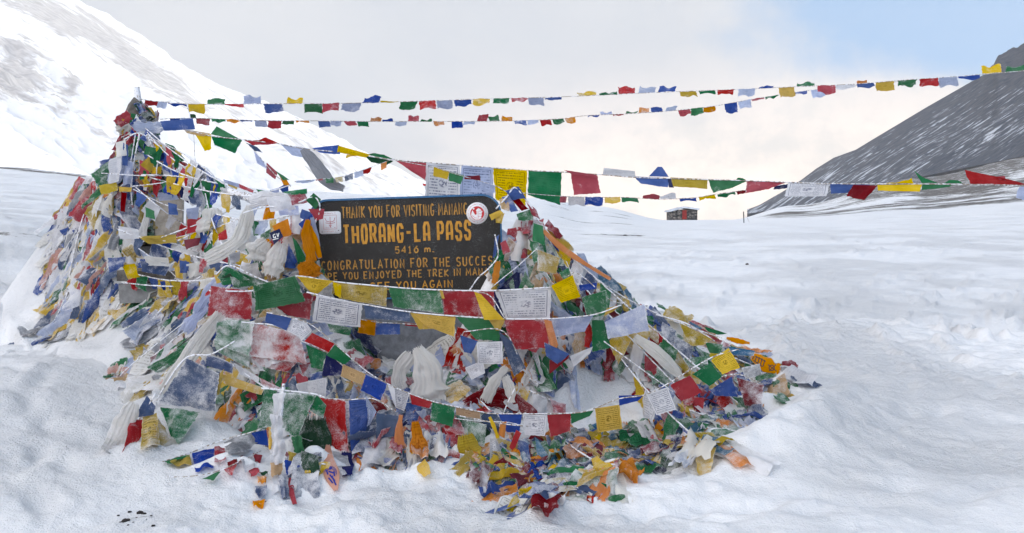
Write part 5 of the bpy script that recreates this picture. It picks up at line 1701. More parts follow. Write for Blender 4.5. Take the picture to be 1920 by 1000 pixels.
ribbon('scarf', 'pale strip of cloth hanging from the left top corner down the edge of the board', 'scarf', [(585, 408, 8), (592, 440, 10), (594, 470, 12), (599, 486, 5)], 6.29, 'l', .25, pleats=2, seed=14, group=SC_G)
ribbon('scarf', 'orange scarf gathered under the golden seam on the right pile', 'scarf', [(934, 490, 10), (930, 515, 13), (927, 532, 10)], 6.2, 'o', .1, pleats=2, seed=15, group=SC_G)
ribbon('scarf', 'long orange scarf running down the right-hand ridge of the heap', 'scarf', [(1018, 432, 7), (1050, 462, 10), (1090, 490, 9), (1145, 524, 5)], 6.5, 'o', .2, pleats=2, seed=16, group=SC_G, n=34)
ribbon('scarf', 'orange scarf with a pointed tip hanging at the front, left of the printed orange one', 'scarf', [(752, 778, 8), (748, 810, 14), (750, 840, 24), (756, 870, 20)], 5.42, 'o', .14, pleats=3, seed=17, group=SC_G)
ribbon('scarf', 'printed orange scarf knotted like a kerchief at the front of the heap', 'scarf', [(778, 790, 12), (783, 820, 30), (786, 848, 32), (784, 862, 22)], 5.36, 'o', .12, .8, pleats=2, seed=18, group=SC_G)
ribbon('scarf', 'golden yellow scarf trailing on the snow below the printed orange one', 'scarf', [(772, 850, 10), (790, 872, 26), (802, 892, 16)], 5.34, 'y', .12, pleats=4, seed=19, group=SC_G)
ribbon('scarf', 'short pale orange scarf frozen to the snow at the left of the orange ones', 'scarf', [(760, 800, 5), (745, 830, 12), (736, 856, 16)], 5.45, 'o', .5, pleats=3, seed=20, group=SC_G)
ribbon('scarf', 'thin golden scarf tied in a loop on the slack cord at the front', 'scarf', [(918, 782, 6), (926, 800, 8), (934, 822, 6)], 5.4, 'y', .1, pleats=2, seed=21, group=SC_G)
ribbon('scarf', 'maroon scarf sticking out of the snow at the front right of the middle', 'scarf', [(948, 862, 12), (930, 880, 22), (908, 910, 14)], 5.2, 'c', .22, pleats=4, seed=22, group=SC_G)
ribbon('scarf', 'golden fringed scarf spread over the snow at the lowest point of the heap', 'scarf', [(1000, 916, 14), (985, 932, 34), (960, 962, 30)], 4.75, 'y', .25, pleats=6, seed=23, group=SC_G)
ribbon('scarf', 'thin golden fringe lying beside the large golden one at the lowest point', 'scarf', [(1016, 918, 10), (1006, 938, 14), (992, 960, 8)], 4.78, 'y', .4, pleats=4, seed=24, group=SC_G)
ribbon('scarf', 'dark red mesh cloth sprawled on the snow at the lowest point of the heap', 'scarf', [(1058, 892, 28), (1060, 910, 52), (1052, 926, 46)], 4.95, 'c', .34, pleats=3, seed=25, group=SC_G)
ribbon('scarf', 'frosted pink-red fringe below the dark red mesh cloth', 'scarf', [(1040, 915, 18), (1032, 935, 20), (1026, 952, 14)], 4.85, 'r', .55, pleats=4, seed=26, group=SC_G)
ribbon('scarf', 'mustard knitted scarf with a frayed end hanging under a green flag at the front', 'scarf', [(872, 815, 26), (880, 845, 44), (892, 872, 40)], 5.4, 'Y', .18, .5, pleats=2, seed=27, group=SC_G, ragged=.04)
ribbon('scarf', 'dark green ragged cloth bundle hanging behind the pink pennant', 'scarf', [(590, 785, 40), (588, 820, 58), (576, 860, 50), (592, 888, 24)], 5.45, 'k', .34, pleats=4, seed=28, group=SC_G, ragged=.05)
ribbon('scarf', 'crumpled crimson cloth bundle at the left of the black post', 'scarf', [(872, 762, 24), (905, 752, 40), (945, 752, 46), (985, 768, 30), (1006, 776, 14)], 5.95, 'c', .30, pleats=4, seed=29, group=SC_G, n=34)
ribbon('scarf', 'grey scarf blown out below the large line between the cairn and the board', 'scarf', [(566, 280, 10), (585, 300, 22), (605, 328, 24), (622, 345, 22), (645, 354, 12)], 7.15, 's', .0, pleats=2, seed=30, group=SC_G)
ribbon('scarf', 'white frost-stiffened drape on the near face of the cairn', 'scarf', [(280, 388, 14), (272, 420, 16), (262, 452, 24)], 7.85, 'e', .5, pleats=3, seed=31, group=SC_G)
ribbon('scarf', 'lilac scarf stretched low from the cairn foot towards the red flag', 'scarf', [(440, 500, 20), (412, 530, 26), (384, 560, 24), (366, 590, 12)], 6.4, 'l', .5, pleats=3, seed=32, group=SC_G)
ribbon('scarf', 'blue crumpled scarf lying on the snow below the cairn', 'scarf', [(390, 575, 14), (366, 596, 22), (345, 622, 24)], 6.4, 'l', .3, pleats=3, seed=33, group=SC_G)
ribbon('scarf', 'rolled blue cloth half sunk in the snow below the cairn', 'scarf', [(275, 582, 12), (250, 598, 16), (228, 612, 9)], 6.8, 'd', .35, pleats=2, seed=34, group=SC_G)
ribbon('scarf', 'pale blue and white frozen drape hanging down the far left of the cairn', 'scarf', [(228, 290, 16), (222, 320, 24), (208, 345, 22)], 7.9, 'l', .35, pleats=3, seed=35, group=SC_G)
ribbon('scarf', 'white gauze drape stretched across the cairn top to the blue flag', 'scarf', [(250, 236, 14), (285, 240, 22), (315, 236, 12)], 7.95, 'l', .4, pleats=2, seed=36, group=SC_G)
ribbon('scarf', 'small red streamer hanging on the snow at the right of the tassel column', 'scarf', [(545, 896, 8), (546, 920, 11), (553, 946, 9)], 5.05, 'r', .05, pleats=2, seed=37, group=SC_G)
ribbon('scarf', 'white scarf with red embroidery draped upper left of the orange scarves', 'scarf', [(468, 380, 18), (500, 372, 26), (535, 378, 22)], 6.5, 'w', .55, pleats=4, seed=38, group=SC_G)
ribbon('scarf', 'thin green scarf lying on the outer snow at the right front', 'scarf', [(1100, 908, 6), (1125, 911, 12), (1150, 912, 4)], 4.95, 'g', .2, pleats=2, seed=39, group=SC_G)
ribbon('scarf', 'frosted green scrap lying lowest on the outer snow at the right front', 'scarf', [(1140, 936, 6), (1155, 934, 14), (1172, 930, 6)], 4.7, 'g', .4, pleats=3, seed=40, group=SC_G)
ribbon('scarf', 'orange cloth flapping on the ridge near the right toe of the heap', 'scarf', [(1362, 634, 5), (1385, 640, 10), (1406, 644, 5)], 7.4, 'o', .2, pleats=2, seed=41, group=SC_G)
ribbon('scarf', 'beige bundle of rolled cloth under the lilac flag in the right hollow', 'scarf', [(1092, 620, 22), (1086, 650, 24), (1090, 676, 22)], 6.2, 't', .45, pleats=3, seed=42, group=SC_G)
ribbon('scarf', 'red ribbon with a forked end hanging in the right hollow', 'scarf', [(1098, 605, 10), (1104, 625, 14), (1100, 652, 10)], 6.12, 'r', .3, pleats=3, seed=43, group=SC_G)
ribbon('scarf', 'long mustard scarf lying down the right slope below the lilac flag', 'scarf', [(1190, 632, 14), (1230, 660, 24), (1270, 700, 18), (1280, 712, 10)], 6.35, 'e', .40, pleats=3, seed=44, group=SC_G)
ribbon('scarf', 'straw-yellow frosted scarf lying beside the mustard one on the right slope', 'scarf', [(1212, 618, 12), (1250, 650, 18), (1290, 696, 10)], 6.5, 'Y', .55, pleats=3, seed=45, group=SC_G)
ribbon('scarf', 'navy stocking-shaped cloth bag standing on the snow beside the pink pennant', 'scarf', [(650, 848, 18), (650, 870, 26), (652, 892, 20)], 5.3, 'n', .1, pleats=1, depthamp=.1, seed=46, group=SC_G)

# pink pennant with a blue crest
pen = ribbon('pennant', 'pink pennant with a round blue emblem hanging point down at the front', 'pennant', [(615, 834, 8), (616, 860, 20), (622, 890, 30), (630, 920, 8)], 5.28, 'p', .08, 0.0, pleats=1, depthamp=.08, seed=50, taper_noise=.03)
M_INKB = simple('blue_emblem_print', (0.02, 0.03, 0.22), .8)


def decal_strokes(parent, strokes, wid, d, mat, name, gap=.05):
    """marks printed on a cloth: strokes in pixel coordinates laid just on its face"""
    s = Soup()
    rg = random.Random(len(strokes))
    tri = BVHTree.FromPolygons([parent.matrix_basis @ v.co for v in parent.data.vertices], [tuple(p.vertices) for p in parent.data.polygons])
    for st_ in strokes:
        fine = polyline([Vector((x, y, 0)) for x, y in st_], max(4, len(st_) * 3))
        L, Rr = [], []
        for i, q in enumerate(fine):
            a, b = fine[max(0, i - 1)], fine[min(len(fine) - 1, i + 1)]
            t = (b - a)
            t = t.normalized() if t.length > 1e-6 else Vector((1, 0, 0))
            nn = Vector((-t.y, t.x, 0)) * wid / 2
            for lst, qq in ((L, q + nn), (Rr, q - nn)):
                r = ray(qq.x, qq.y)
                h, n_, _, dist = tri.ray_cast(CAM, r.normalized(), 20)
                if h is None:
                    h, n_, _, dist = tri.find_nearest(CAM + r * d)
                lst.append(h - r.normalized() * .004)
        n = len(L)
        s.add(L + Rr, [(i, i + 1, n + i + 1, n + i) for i in range(n - 1)])
    return mesh_obj(name, s.v, s.f, mat, parent=parent)


def circ(cx, cy, r, a0=0, a1=360, n=14):
    return [(cx + r * math.cos(R(a0 + (a1 - a0) * k / n)), cy + r * math.sin(R(a0 + (a1 - a0) * k / n))) for k in range(n + 1)]


bpy.context.view_layer.update()
decal_strokes(pen, [circ(620, 886, 11, 180, 380), circ(620, 886, 7, 190, 360)], 1.0, 5.25, M_INKB, 'emblem_ring')
decal_strokes(pen, [[(617, 874), (619, 881)], [(621, 876), (621, 880)], [(616, 884), (625, 887)], [(618, 890), (628, 902)], [(622, 892), (630, 910)], [(612, 882), (615, 890)], [(626, 884), (627, 893)],
                    [(616, 896), (624, 906)]], 3.0, 5.25, M_INKB, 'emblem_figures')
rgp = random.Random(4)
decal_strokes(pen, [[(620 + 9 * math.cos(R(a)), 886 + 9 * math.sin(R(a))), (620 + 9.1 * math.cos(R(a + 9)), 886 + 9.1 * math.sin(R(a + 9)))] for a in range(190, 360, 15)], 1.2, 5.25, M_INKB, 'emblem_letters')

# small dark patch with white stitched letters
pa = cloth_obj('patch', cloth([P(x, y, 6.2) for x, y in ((505, 437), (524, 429), (531, 444), (514, 459))], 8, 8, .05, random.Random(3)), 'n', .05, 0)
tag(pa, 'small dark square patch with white scribbled letters pinned left of the board', 'patch')
bpy.context.view_layer.update()
M_WHITEINK = simple('white_stitching', (.75, .75, .75), .8)
decal_strokes(pa, [[(516, 439), (512, 441), (513, 446), (517, 446), (516, 443)], [(519, 438), (521, 445), (523, 437)], [(511, 450), (522, 447)]], 1.6, 6.2, M_WHITEINK, 'stitched_letters')

# orange neck tube with black lettering on the right toe
bf = ribbon('neck_tube', 'orange neck tube with black writing lying on the right toe of the heap', 'neck tube', [(1410, 668, 12), (1428, 678, 22), (1448, 690, 24), (1462, 694, 18)], 7.2, 'o', .12, 0, pleats=1, depthamp=.12, seed=60)
bpy.context.view_layer.update()
decal_strokes(bf, [[(1414, 668), (1411, 674)], [(1419, 668), (1416, 677)], [(1424, 670), (1421, 681)], [(1429, 672), (1426, 684)], [(1434, 675), (1431, 687)], [(1413, 676), (1430, 688)], [(1416, 668), (1436, 678)]], 1.7, 7.15, M_DARK, 'printed_letters')
decal_strokes(bf, [circ(1447, 690, 5), [(1440, 684), (1456, 696)], [(1442, 696), (1455, 684)]], 1.6, 7.15, M_DARK, 'printed_badge')

# maroon lump and small blocks at the tip
ribbon('scarf', 'maroon crumpled cloth at the very tip of the right toe', 'scarf', [(1466, 682, 8), (1482, 683, 14), (1496, 688, 8)], 7.7, 'c', .3, pleats=3, seed=61, group=SC_G)
ribbon('scarf', 'grey frosted netting at the tip of the right toe', 'scarf', [(1462, 694, 14), (1480, 698, 18), (1494, 694, 8)], 7.65, 's', .6, pleats=3, seed=62, group=SC_G)

# hanging tassel column
tas = string_thing('frost-caked vertical cord hung with rags, ending in a pale bag and tassel', P(530, 735, 5.15), 'tassel column')
tas['category'] = 'flag column'
make_rope(tas, [P(532, 720, 5.18), P(527, 780, 5.1), P(521, 850, 5.0), P(516, 905, 4.95), P(512, 960, 4.75)], .011, True, n=60)
for i, (c, q, fr) in enumerate([('w', (512, 738, 536, 736, 524, 786, 514, 802), .75), ('w', (506, 776, 528, 780, 531, 830, 512, 826), .8), ('e', (512, 806, 534, 802, 522, 856, 505, 850), .8), ('w', (512, 826, 535, 824, 534, 866, 508, 870), .7), ('t', (508, 870, 530, 866, 528, 892, 510, 900), .2), ('b', (534, 862, 562, 864, 564, 890, 538, 892), .1), ('w', (508, 892, 530, 892, 534, 922, 512, 926), .5),
                                ('d', (520, 890, 540, 888, 542, 932, 530, 936), .5), ('y', (504, 800, 510, 802, 510, 842, 503, 842), .2), ('g', (546, 818, 566, 816, 572, 846, 550, 850), .3), ('d', (476, 912, 500, 910, 498, 934, 480, 934), .5),
                                ('o', (472, 940, 498, 938, 494, 950, 476, 952), .2), ('o', (482, 894, 500, 894, 498, 906, 484, 906), .15), ('r', (466, 880, 484, 878, 486, 890, 470, 894), .05), ('k', (487, 886, 503, 884, 502, 892, 488, 893), .1),
                                ('Y', (540, 846, 556, 850, 554, 866, 542, 862), .2), ('w', (548, 905, 560, 906, 556, 922, 546, 918), .3)]):
    cs = [P(q[2 * k], q[2 * k + 1], depth_at(q[2 * k], q[2 * k + 1], 4.98, .03)) for k in range(4)]
    cloth_obj('flag', cloth(cs, 11, 11, .42, random.Random(400 + i), ragged=.06), c, fr, .2, tas)


def bag():
    rg = random.Random(8)
    V, f, UV = [], [], []
    n, m = 18, 12
    top, bot = P(520, 922, 4.92), P(514, 966, 4.72)
    for j in range(m + 1):
        t = j / m
        rad = 0.058 * (math.sin(math.pi * min(1, .12 + .9 * t)) ** .6) * (1 - .25 * t)
        c = top.lerp(bot, t)
        for i in range(n):
            a = 2 * math.pi * i / n
            k = rad * (1 + .18 * mnoise.noise(Vector((math.cos(a) * 1.5, math.sin(a) * 1.5, t * 3))) + .08 * math.sin(5 * a))
            V.append(c + Vector((math.cos(a) * k, math.sin(a) * k, 0)))
            UV.append((i / n, t))
    for j in range(m):
        for i in range(n):
            f.append((j * n + i, j * n + (i + 1) % n, (j + 1) * n + (i + 1) % n, (j + 1) * n + i))
    o = cloth_obj('cloth_bag', (V, f, UV), 'e', .35, 0, tas)
    s = Soup()
    for k in range(16):
        a = P(512 + rg.uniform(-8, 8), 962, 4.74)
        b = P(504 + rg.uniform(-12, 14), 982 + rg.uniform(0, 16), 4.62)
        b.z = max(b.z, gz(b.x, b.y) + .004)
        v, ff = tube(polyline([a, a.lerp(b, .5) + Vector((rg.uniform(-.01, .01), 0, .012)), b], 6), .0042, 5)
        s.add(v, ff)
    mesh_obj('tassel', s.v, s.f, M_FROPE, parent=tas)


bag()

# bare frosted cords
CORDS = [
    ('thick frosted cord coming down the right edge of the board', [(928, 440), (934, 478), (920, 500), (898, 520), (880, 545)], 6.15, .011),
    ('pale twisted cord from the yellow flag on the right pile to the upper swag', [(1005, 468), (970, 500), (945, 520), (915, 545)], 6.1, .007),
    ('white cord from the right pile down to the bright yellow flag', [(1062, 490), (1068, 505), (1072, 516)], 6.0, .005),
    ('slack white cord with a bow running below the diagonal swag', [(852, 785), (900, 790), (950, 792), (985, 800)], 5.45, .006),
    ('golden cord slanting up to the black post', [(936, 800), (950, 760), (966, 728)], 5.6, .008),
    ('thick frosted cord falling from the cairn top to its foot', [(262, 250), (252, 300), (246, 350), (248, 385)], 7.85, .016),
    ('frosted cord slanting down the right flank of the cairn', [(276, 252), (300, 310), (322, 335)], 7.8, .014),
    ('frosted cord leaning left on the cairn face', [(254, 252), (240, 330), (225, 352)], 7.85, .013),
    ('taut frosted cord across the cairn face to the right anchor', [(190, 325), (280, 330), (370, 326)], 7.7, .011),
    ('second taut frosted cord rising right across the cairn face', [(245, 350), (310, 342), (380, 326)], 7.65, .011),
    ('long frosted cord from the cairn middle to the bar on its right', [(250, 355), (300, 380), (345, 395), (400, 400)], 7.6, .009),
    ('frosted cord crossing low in front of the cairn planks', [(245, 442), (300, 450), (380, 474), (430, 482)], 7.2, .013),
    ('frosted cord under the planks dropping to the dark niche', [(260, 466), (320, 510), (352, 545)], 7.15, .011),
    ('frosted cord in front of the dark niche, lowest of the crossing cords', [(228, 530), (290, 536), (345, 534), (400, 505)], 7.05, .012),
    ('frosted cord dropping from the second anchor to the snow at the right of the cairn', [(375, 335), (382, 380), (385, 420)], 7.3, .011),
    ('thin frosted guy rope from the topmost string down to the second anchor', [(350, 195), (362, 245), (366, 300), (372, 330)], 7.9, .007),
    ('yellowish cord rising from the cairn foot to the bar', [(290, 450), (350, 428), (400, 410), (440, 388)], 7.1, .012),
    ('long frosted cord at the left slope of the front heap', [(345, 605), (300, 640), (240, 690), (225, 705)], 6.3, .008),
    ('frosted cord down the middle of the right slope', [(1132, 640), (1200, 690), (1262, 735)], 6.0, .010),
    ('frosted cord running along the right ridge of the heap', [(985, 385), (1060, 470), (1150, 545), (1260, 600), (1370, 640)], 6.6, .009),
]
for i, (lab, line, d, r) in enumerate(CORDS):
    pts = smooth_line([P(x, y, depth_at(x, y, d, .05)) for x, y in line], 60)
    rgc = random.Random(i)
    v, f = tube(pts, [r * .42 * rgc.uniform(.7, 1.35) for _ in pts], 7, .35, rgc)
    o = mesh_obj('cord', v, f, M_FROPE, loc=pts[-1])
    tag(o, lab, 'cord', 'frosted cords of the heap')

# frosted bar between the cairn and the board
bpts = smooth_line([P(x, y, d) for x, y, d in ((378, 318, 7.4), (420, 352, 7.2), (470, 372, 6.9), (535, 380, 6.6))], 20)
v, f = tube(bpts, .035, 10, .35, random.Random(77))
tag(mesh_obj('frosted_bar', v, f, M_FROPE, loc=bpts[0]), 'thick rime-covered bar slanting from the cairn to the left top of the board', 'bar')
p0 = P(378, 318, 7.4)
p1 = Vector((p0.x, p0.y, gz(p0.x, p0.y)))
v, f = tube(polyline([p1, p0], 14), .03, 8, .3, random.Random(78))
tag(mesh_obj('frosted_post', v, f, M_FROPE, loc=p1), 'rime-covered post holding the bar on the right of the cairn', 'post')


# ---- strings draped over the heap in all directions --------------------
def draped(label, group, a, b, bow, n, size, seed, cols='rgbyw', frost=.55, end_d=None, fill=.85, mid_lift=0.0):
    rg = random.Random(seed)
    da, db = surf(*a)[0], surf(*b)[0]
    if end_d:
        da, db = end_d[0] or da, end_d[1] or db
    if da is None or db is None:
        return
    L = math.hypot(b[0] - a[0], b[1] - a[1])
    nx_, ny_ = -(b[1] - a[1]) / L, (b[0] - a[0]) / L
    pts = []
    N = max(12, n * 2 + 1)
    for i in range(N):
        t = i / (N - 1)
        k = bow * math.sin(math.pi * t)
        x, y = a[0] + (b[0] - a[0]) * t + nx_ * k, a[1] + (b[1] - a[1]) * t + ny_ * k
        dl = 1 / ((1 - t) / da + t / db)
        s = surf(x, y)[0]
        d = dl if s is None else min(dl, s - .035)
        if s is not None and d < s - .6:
            d = max(d, s - .6)
        pts.append(P(x, y, d - mid_lift * math.sin(math.pi * t)))
    root = string_thing(label, pts[0], group)
    rope = smooth_line(pts, N * 2)
    v, f = tube(rope, .006, 5, .35, rg)
    mesh_obj('rope', v, f, M_FROPE, parent=root)
    tot = sum((q - p).length for p, q in zip(rope, rope[1:]))
    cum = [0]
    for p, q in zip(rope, rope[1:]):
        cum.append(cum[-1] + (q - p).length)

    def at(s):
        s = max(0, min(tot, s))
        k = next((i for i in range(len(cum) - 1) if cum[i + 1] >= s), len(cum) - 2)
        return rope[k].lerp(rope[k + 1], (s - cum[k]) / max(1e-9, cum[k + 1] - cum[k]))
    ci = rg.randrange(5)
    wv = tot / n
    for i in range(n):
        if rg.random() > fill:
            continue
        w = min(size, wv * .95) * rg.uniform(.75, 1.1)
        s0 = wv * (i + .5) - w / 2
        A, B = at(s0), at(s0 + w)
        along = (B - A).normalized()
        down = Vector((rg.uniform(-.5, .5), rg.uniform(-.25, .1), -1))
        down = (down - along * down.dot(along) * .55)
        down.normalize()
        h = size * rg.uniform(.55, 1.1)
        pinch = rg.uniform(-.25, .35)
        C = B + down * h - along * w * pinch
        D = A + down * h * rg.uniform(.7, 1.1) + along * w * pinch
        c = cols[(ci + i) % len(cols)]
        if rg.random() < .2:
            c = rg.choice('lwedYgoc')
        fr = frost + rg.uniform(-.3, .18)
        cloth_obj('flag', cloth((A, B, C, D), 12, 12, .20, rg, gap=.025 + .03 * rg.random(), ragged=.03), c, fr - .04, rg.choice((0, .2, .5, .8)), root)


ZR = [  # right pile
    ((975, 372), (1468, 690), -14, 24, .62), ((985, 395), (1440, 735), -6, 22, .62), ((1000, 420), (1400, 770), 0, 20, .58), ((1010, 440), (1330, 785), 6, 18, .55),
    ((990, 440), (1300, 690), 10, 16, .60), ((960, 420), (1120, 560), 8, 9, .52), ((1000, 470), (1130, 640), 10, 9, .5), ((955, 440), (960, 560), 8, 7, .5), ((1040, 470), (1240, 640), -8, 12, .62),
    ((1140, 640), (1325, 838), 10, 12, .5), ((1180, 660), (1270, 825), 12, 11, .48), ((1200, 720), (1400, 790), 16, 11, .5), ((1010, 850), (1200, 800), 12, 10, .42), ((1080, 870), (1322, 836), 14, 13, .48),
    ((1030, 800), (1150, 880), 8, 8, .4), ((1260, 640), (1440, 700), -8, 10, .55), ((1150, 570), (1400, 660), -8, 13, .60)]
for i, (a, b, bow, n, fr) in enumerate(ZR):
    draped('frost-crusted string of rumpled flags lying down the right-hand slope of the heap', 'strings draped down the right slope', a, b, bow, int(n * .8), .23, 1000 + i, frost=fr)
ZL = [((548, 378), (232, 700), 10, 18, .66), ((545, 390), (260, 640), 12, 15, .72), ((560, 400), (330, 760), -6, 17, .58), ((500, 420), (240, 735), 4, 14, .68), ((570, 420), (450, 620), 10, 11, .5),
      ((530, 400), (430, 520), -10, 8, .5), ((480, 470), (300, 690), -8, 11, .66), ((560, 460), (500, 600), 10, 8, .45), ((440, 560), (250, 700), 6, 10, .75)]
for i, (a, b, bow, n, fr) in enumerate(ZL):
    draped('frost-crusted string of rumpled flags lying down the left side of the front heap', 'strings draped down the left side', a, b, bow, int(n * .8), .24, 1100 + i, frost=fr)
ZF = [((420, 700), (640, 760), 18, 10, .5), ((560, 700), (860, 800), 26, 13, .42), ((480, 760), (760, 850), 20, 12, .45), ((600, 680), (760, 740), 16, 7, .5), ((840, 800), (1040, 900), 10, 9, .42), ((640, 760), (900, 860), 14, 11, .4),
      ((900, 640), (1060, 760), 20, 8, .5), ((860, 720), (960, 830), -10, 7, .45), ((880, 845), (1050, 905), 12, 9, .42), ((500, 840), (620, 870), 10, 6, .5)]
for i, (a, b, bow, n, fr) in enumerate(ZF):
    draped('rumpled flag string sagging across the lower front of the heap', 'strings sagging across the lower front', a, b, bow, int(n * .85), .22, 1200 + i, frost=fr)
ZC = [((256, 215), (90, 626), -10, 26, .66), ((250, 240), (114, 588), -6, 22, .70), ((245, 260), (115, 570), 4, 20, .72), ((240, 300), (120, 470), -8, 12, .60), ((232, 300), (150, 350), -6, 8, .28), ((240, 285), (135, 330), -10, 9, .22),
      ((240, 330), (150, 600), 8, 15, .74), ((245, 350), (210, 560), 8, 12, .74), ((262, 240), (290, 420), 8, 11, .34), ((270, 230), (330, 380), -10, 11, .3), ((252, 240), (232, 400), 6, 10, .38), ((180, 330), (120, 590), 8, 16, .66),
      ((150, 345), (118, 480), 4, 9, .5), ((300, 480), (200, 610), 8, 9, .72), ((400, 500), (250, 640), 8, 10, .74), ((130, 545), (94, 628), 6, 8, .42)]
for i, (a, b, bow, n, fr) in enumerate(ZC):
    draped('string of rumpled frosted flags falling from the stone cairn to the snow', 'strings fanning down from the cairn', a, b, bow, int(n * .7), .28, 1300 + i, frost=min(.9, fr + .10))
ZX = [((276, 248), (372, 328), 8, 8, .2, 7.9, 7.4), ((268, 285), (412, 345), 10, 11, .22, 7.8, 7.15), ((262, 328), (432, 354), -8, 12, .25, 7.75, 7.1), ((272, 240), (420, 345), 6, 10, .25, 7.95, 7.1), ((285, 260), (400, 330), -6, 8, .2, 7.9, 7.2), ((270, 330), (540, 372), 10, 15, .35, 7.8, 6.55), ((255, 352), (470, 480), 14, 12, .3, 7.7, 6.8), ((300, 450), (470, 400), 8, 9, .35, 7.5, 6.8),
      ((250, 440), (460, 500), 8, 11, .45, 7.6, 6.75), ((240, 510), (420, 520), 12, 9, .4, 7.3, 6.8), ((380, 335), (440, 500), 10, 8, .4, 7.3, 6.8), ((400, 400), (560, 400), 14, 9, .45, 7.1, 6.45)]
for i, (a, b, bow, n, fr, d0, d1) in enumerate(ZX):
    draped('flag string slung through the air between the stone cairn and the front heap', 'strings slung from the cairn to the front heap', a, b, bow, n, .17, 1400 + i, frost=fr, end_d=(d0, d1))


# ---- torn flags and rags frozen into the surface ------------------------
def inpoly(x, y, poly):
    c = False
    j = len(poly) - 1
    for i in range(len(poly)):
        xi, yi = poly[i]
        xj, yj = poly[j]
        if (yi > y) != (yj > y) and x < (xj - xi) * (y - yi) / (yj - yi) + xi:
            c = not c
        j = i
    return c


ZONES = [
    ('on the right slope of the heap', [(965, 352), (1040, 424), (1130, 506), (1250, 582), (1400, 650), (1495, 690), (1440, 770), (1330, 862), (1280, 800), (1200, 690), (1120, 640), (1040, 600), (945, 540), (935, 440)], 300, .52, 'r r g g e b b y y w l d o e Y q t r g'.split()),
    ('at the right front foot of the heap', [(1290, 770), (1400, 775), (1330, 848), (1200, 874), (1090, 912), (1012, 950), (962, 950), (905, 900), (880, 850), (1000, 820), (1080, 790), (1200, 790)], 270, .34, 'r g k b n d b o Y y w o d g q e c y g o'.split()),
    ('in the middle of the front of the heap', [(600, 700), (760, 730), (880, 770), (900, 860), (760, 870), (650, 870), (600, 860), (480, 830), (440, 780), (420, 700), (480, 640), (560, 640)], 170, .40, 'r g b y w o r c n d k e b d g l o'.split()),
    ('on the left side of the front heap', [(545, 364), (600, 400), (598, 520), (540, 600), (440, 690), (330, 740), (232, 720), (215, 690), (300, 610), (380, 570), (440, 500), (480, 440), (490, 390)], 200, .58, 'r g b y w w e e l d s e Y e t g p'.split()),
    ('on the left flank below the cairn', [(190, 300), (230, 330), (240, 420), (240, 540), (150, 610), (88, 636), (96, 585), (114, 500), (116, 420), (130, 345), (152, 318)], 220, .78, 'w w e l e s r g b y Y d p e l w'.split()),
    ('wrapped round the stone cairn', [(236, 195), (282, 195), (312, 260), (330, 340), (300, 380), (235, 370), (205, 330), (228, 250)], 150, .28, 'r g b y w l r g b y o Y k c'.split()),
    ('under the front swags of the heap', [(590, 590), (690, 600), (700, 660), (840, 660), (850, 610), (950, 590), (1130, 590), (1150, 650), (1060, 690), (980, 720), (900, 770), (760, 740), (600, 700)], 150, .42, 'w e w r g b e w l d l n y o e s'.split()),
    ('beside the dark niche of the cairn', [(300, 470), (400, 470), (450, 500), (400, 560), (300, 600), (230, 560)], 70, .48, 'w l e s y r g b Y'.split()),
]
scraps = []
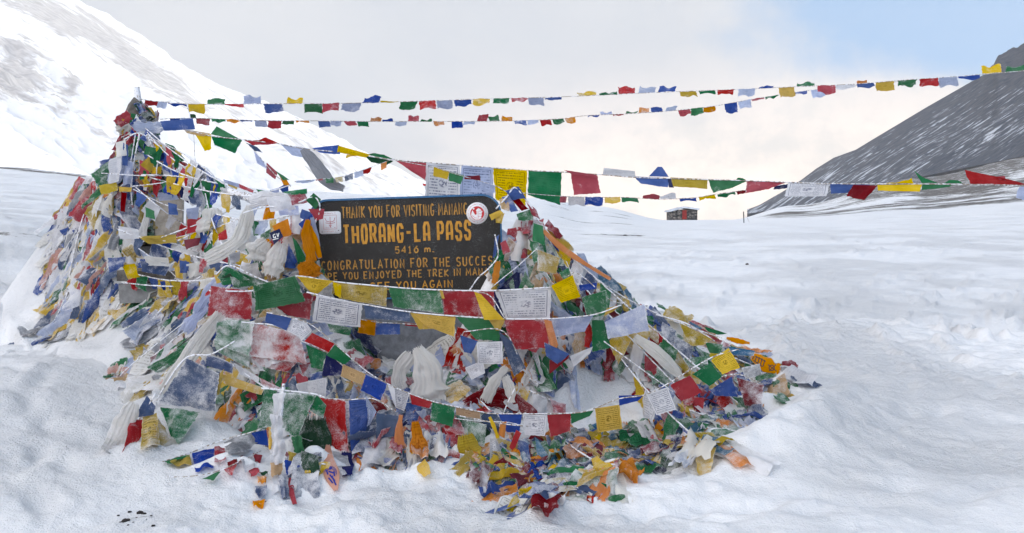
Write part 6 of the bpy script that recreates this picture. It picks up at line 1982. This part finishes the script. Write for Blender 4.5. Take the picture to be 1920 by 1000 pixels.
for zi, (zlab, poly, count, fr, cols) in enumerate(ZONES):
    rg = random.Random(500 + zi)
    x0, x1 = min(p[0] for p in poly), max(p[0] for p in poly)
    y0, y1 = min(p[1] for p in poly), max(p[1] for p in poly)
    k = 0
    while k < count:
        x, y = rg.uniform(x0, x1), rg.uniform(y0, y1)
        if not inpoly(x, y, poly):
            continue
        if 1020 < x < 1185 and 685 < y < 765 and rg.random() < .9:      # drift lying in the right hollow
            continue
        if (598 < x < 672 and y > 812) or (490 < x < 565 and y > 815) or (960 < x < 1000 and 735 < y < 780) or (1250 < x and y > 845):
            continue
        if 690 < x < 835 and 600 < y < 664:
            continue
        if 385 < x < 500 and 755 < y < 810 and rg.random() < .85:
            continue
        k += 1
        d, h, n = surf(x, y)
        if h is None:
            continue
        dn = Vector((0, 0, -1)) - n * (-n.z)
        if dn.length < .25:
            dn = Vector((rg.uniform(-1, 1), -1, 0)) - n * Vector((0, -1, 0)).dot(n)
        dn.normalize()
        dn = Matrix.Rotation(rg.gauss(0, .42 if zi in (2, 4) or (zi == 1 and x < 1090) else .62), 3, n) @ dn
        sd = n.cross(dn)
        sc_ = 1.0
        f0 = 0.0
        if zi == 4:
            Ln, Wd = rg.uniform(.26, .55), rg.uniform(.10, .26)
        elif zi == 2:
            Ln, Wd = rg.uniform(.20, .44), rg.uniform(.09, .22)
        elif zi == 5:
            Ln, Wd = rg.uniform(.18, .38), rg.uniform(.10, .24)
        else:
            Ln, Wd = rg.uniform(.16, .42), rg.uniform(.09, .24)
        if zi == 5 and y < 265:
            Ln, Wd = Ln * .6, Wd * .6
        low = n.z > .8
        if low:
            f0 = .04
        off = n * rg.uniform(.005, .045)
        lift = n * rg.uniform(-.01, .05)
        A, B = h - sd * Wd / 2 + off, h + sd * Wd / 2 + off
        k2 = rg.uniform(.35, 1.15)
        C, D = h + dn * Ln + sd * Wd * k2 / 2 + lift, h + dn * Ln * rg.uniform(.75, 1.1) - sd * Wd * k2 / 2 + lift
        c = rg.choice(cols)
        if zi == 5 and y < 265:
            c = rg.choice(('g', 'r', 'w', 'k', 'y', 'l', 'r', 'b', 'e'))
        f_ = min(1.0, fr + f0 + rg.uniform(-.34, .26))
        pl = rg.random() < .55
        cl = cloth((A, B, C, D), 9, 11, rg.uniform(.20, .42) if zi == 1 else rg.uniform(.14, .32), rg, gap=(rg.uniform(-.05, .012) if low else .008 + .03 * rg.random()), pleat=Wd * rg.uniform(.05, .11) if pl else 0, npleat=rg.choice((2, 3)), ragged=.05)
        scraps.append((Wd * Ln * (6.5 / d) ** 2, zi, zlab, c, f_, rg.choice((0, 0, .3, .8)), cl))
scraps.sort(key=lambda s: -s[0])
INDIV = 285
for ar, zi, zlab, c, f_, ik, cl in scraps[:INDIV]:
    o = cloth_obj('torn_flag', cl, c, f_, ik)
    tag(o, ('rime-covered ' if f_ > .6 else 'crumpled ') + 'torn ' + COL[c][2] + ' flag frozen ' + zlab, 'torn flag', 'torn flags frozen ' + zlab)
rest = scraps[INDIV:]
# the countless smaller rags: one mesh, dye chosen per face
me_v, me_f, me_uv, me_m, keys = [], [], [], [], sorted(COL)
for ar, zi, zlab, c, f_, ik, (v, f, uv) in rest:
    b = len(me_v)
    me_v += v
    me_f += [tuple(i + b for i in q) for q in f]
    me_uv += uv
    me_m += [keys.index(c)] * len(f)
rags = mesh_obj('rag_litter', me_v, me_f, MAT[keys[0]], loc=(0, 0, 0), uv=me_uv)
for kx in keys[1:]:
    rags.data.materials.append(MAT[kx])
rags.data.polygons.foreach_set('material_index', me_m)
rags['frost'] = .38
rags['ink'] = .2
rags['kind'] = 'stuff'
rags['label'] = 'countless small torn rags frozen all over the heap'


# ================================================================== AIR
def build_haze():
    m, T, out = new_mat('thin_mountain_haze')
    pv = T.new('ShaderNodeVolumePrincipled')
    pv.inputs['Color'].default_value = (1.0, 0.985, 0.97, 1)
    pv.inputs['Density'].default_value = HAZE
    pv.inputs['Anisotropy'].default_value = 0.2
    T.l.new(pv.outputs[0], out.inputs[1])
    v, f = box_vf((0, 0, 260), 9000, 9400, 2000)
    o = mesh_obj('haze', v, f, m, loc=(0, 0, 0), smooth=False)
    o['kind'] = 'stuff'
    o['label'] = 'thin bright haze over the far slopes'


HAZE = 0.00008
build_haze()
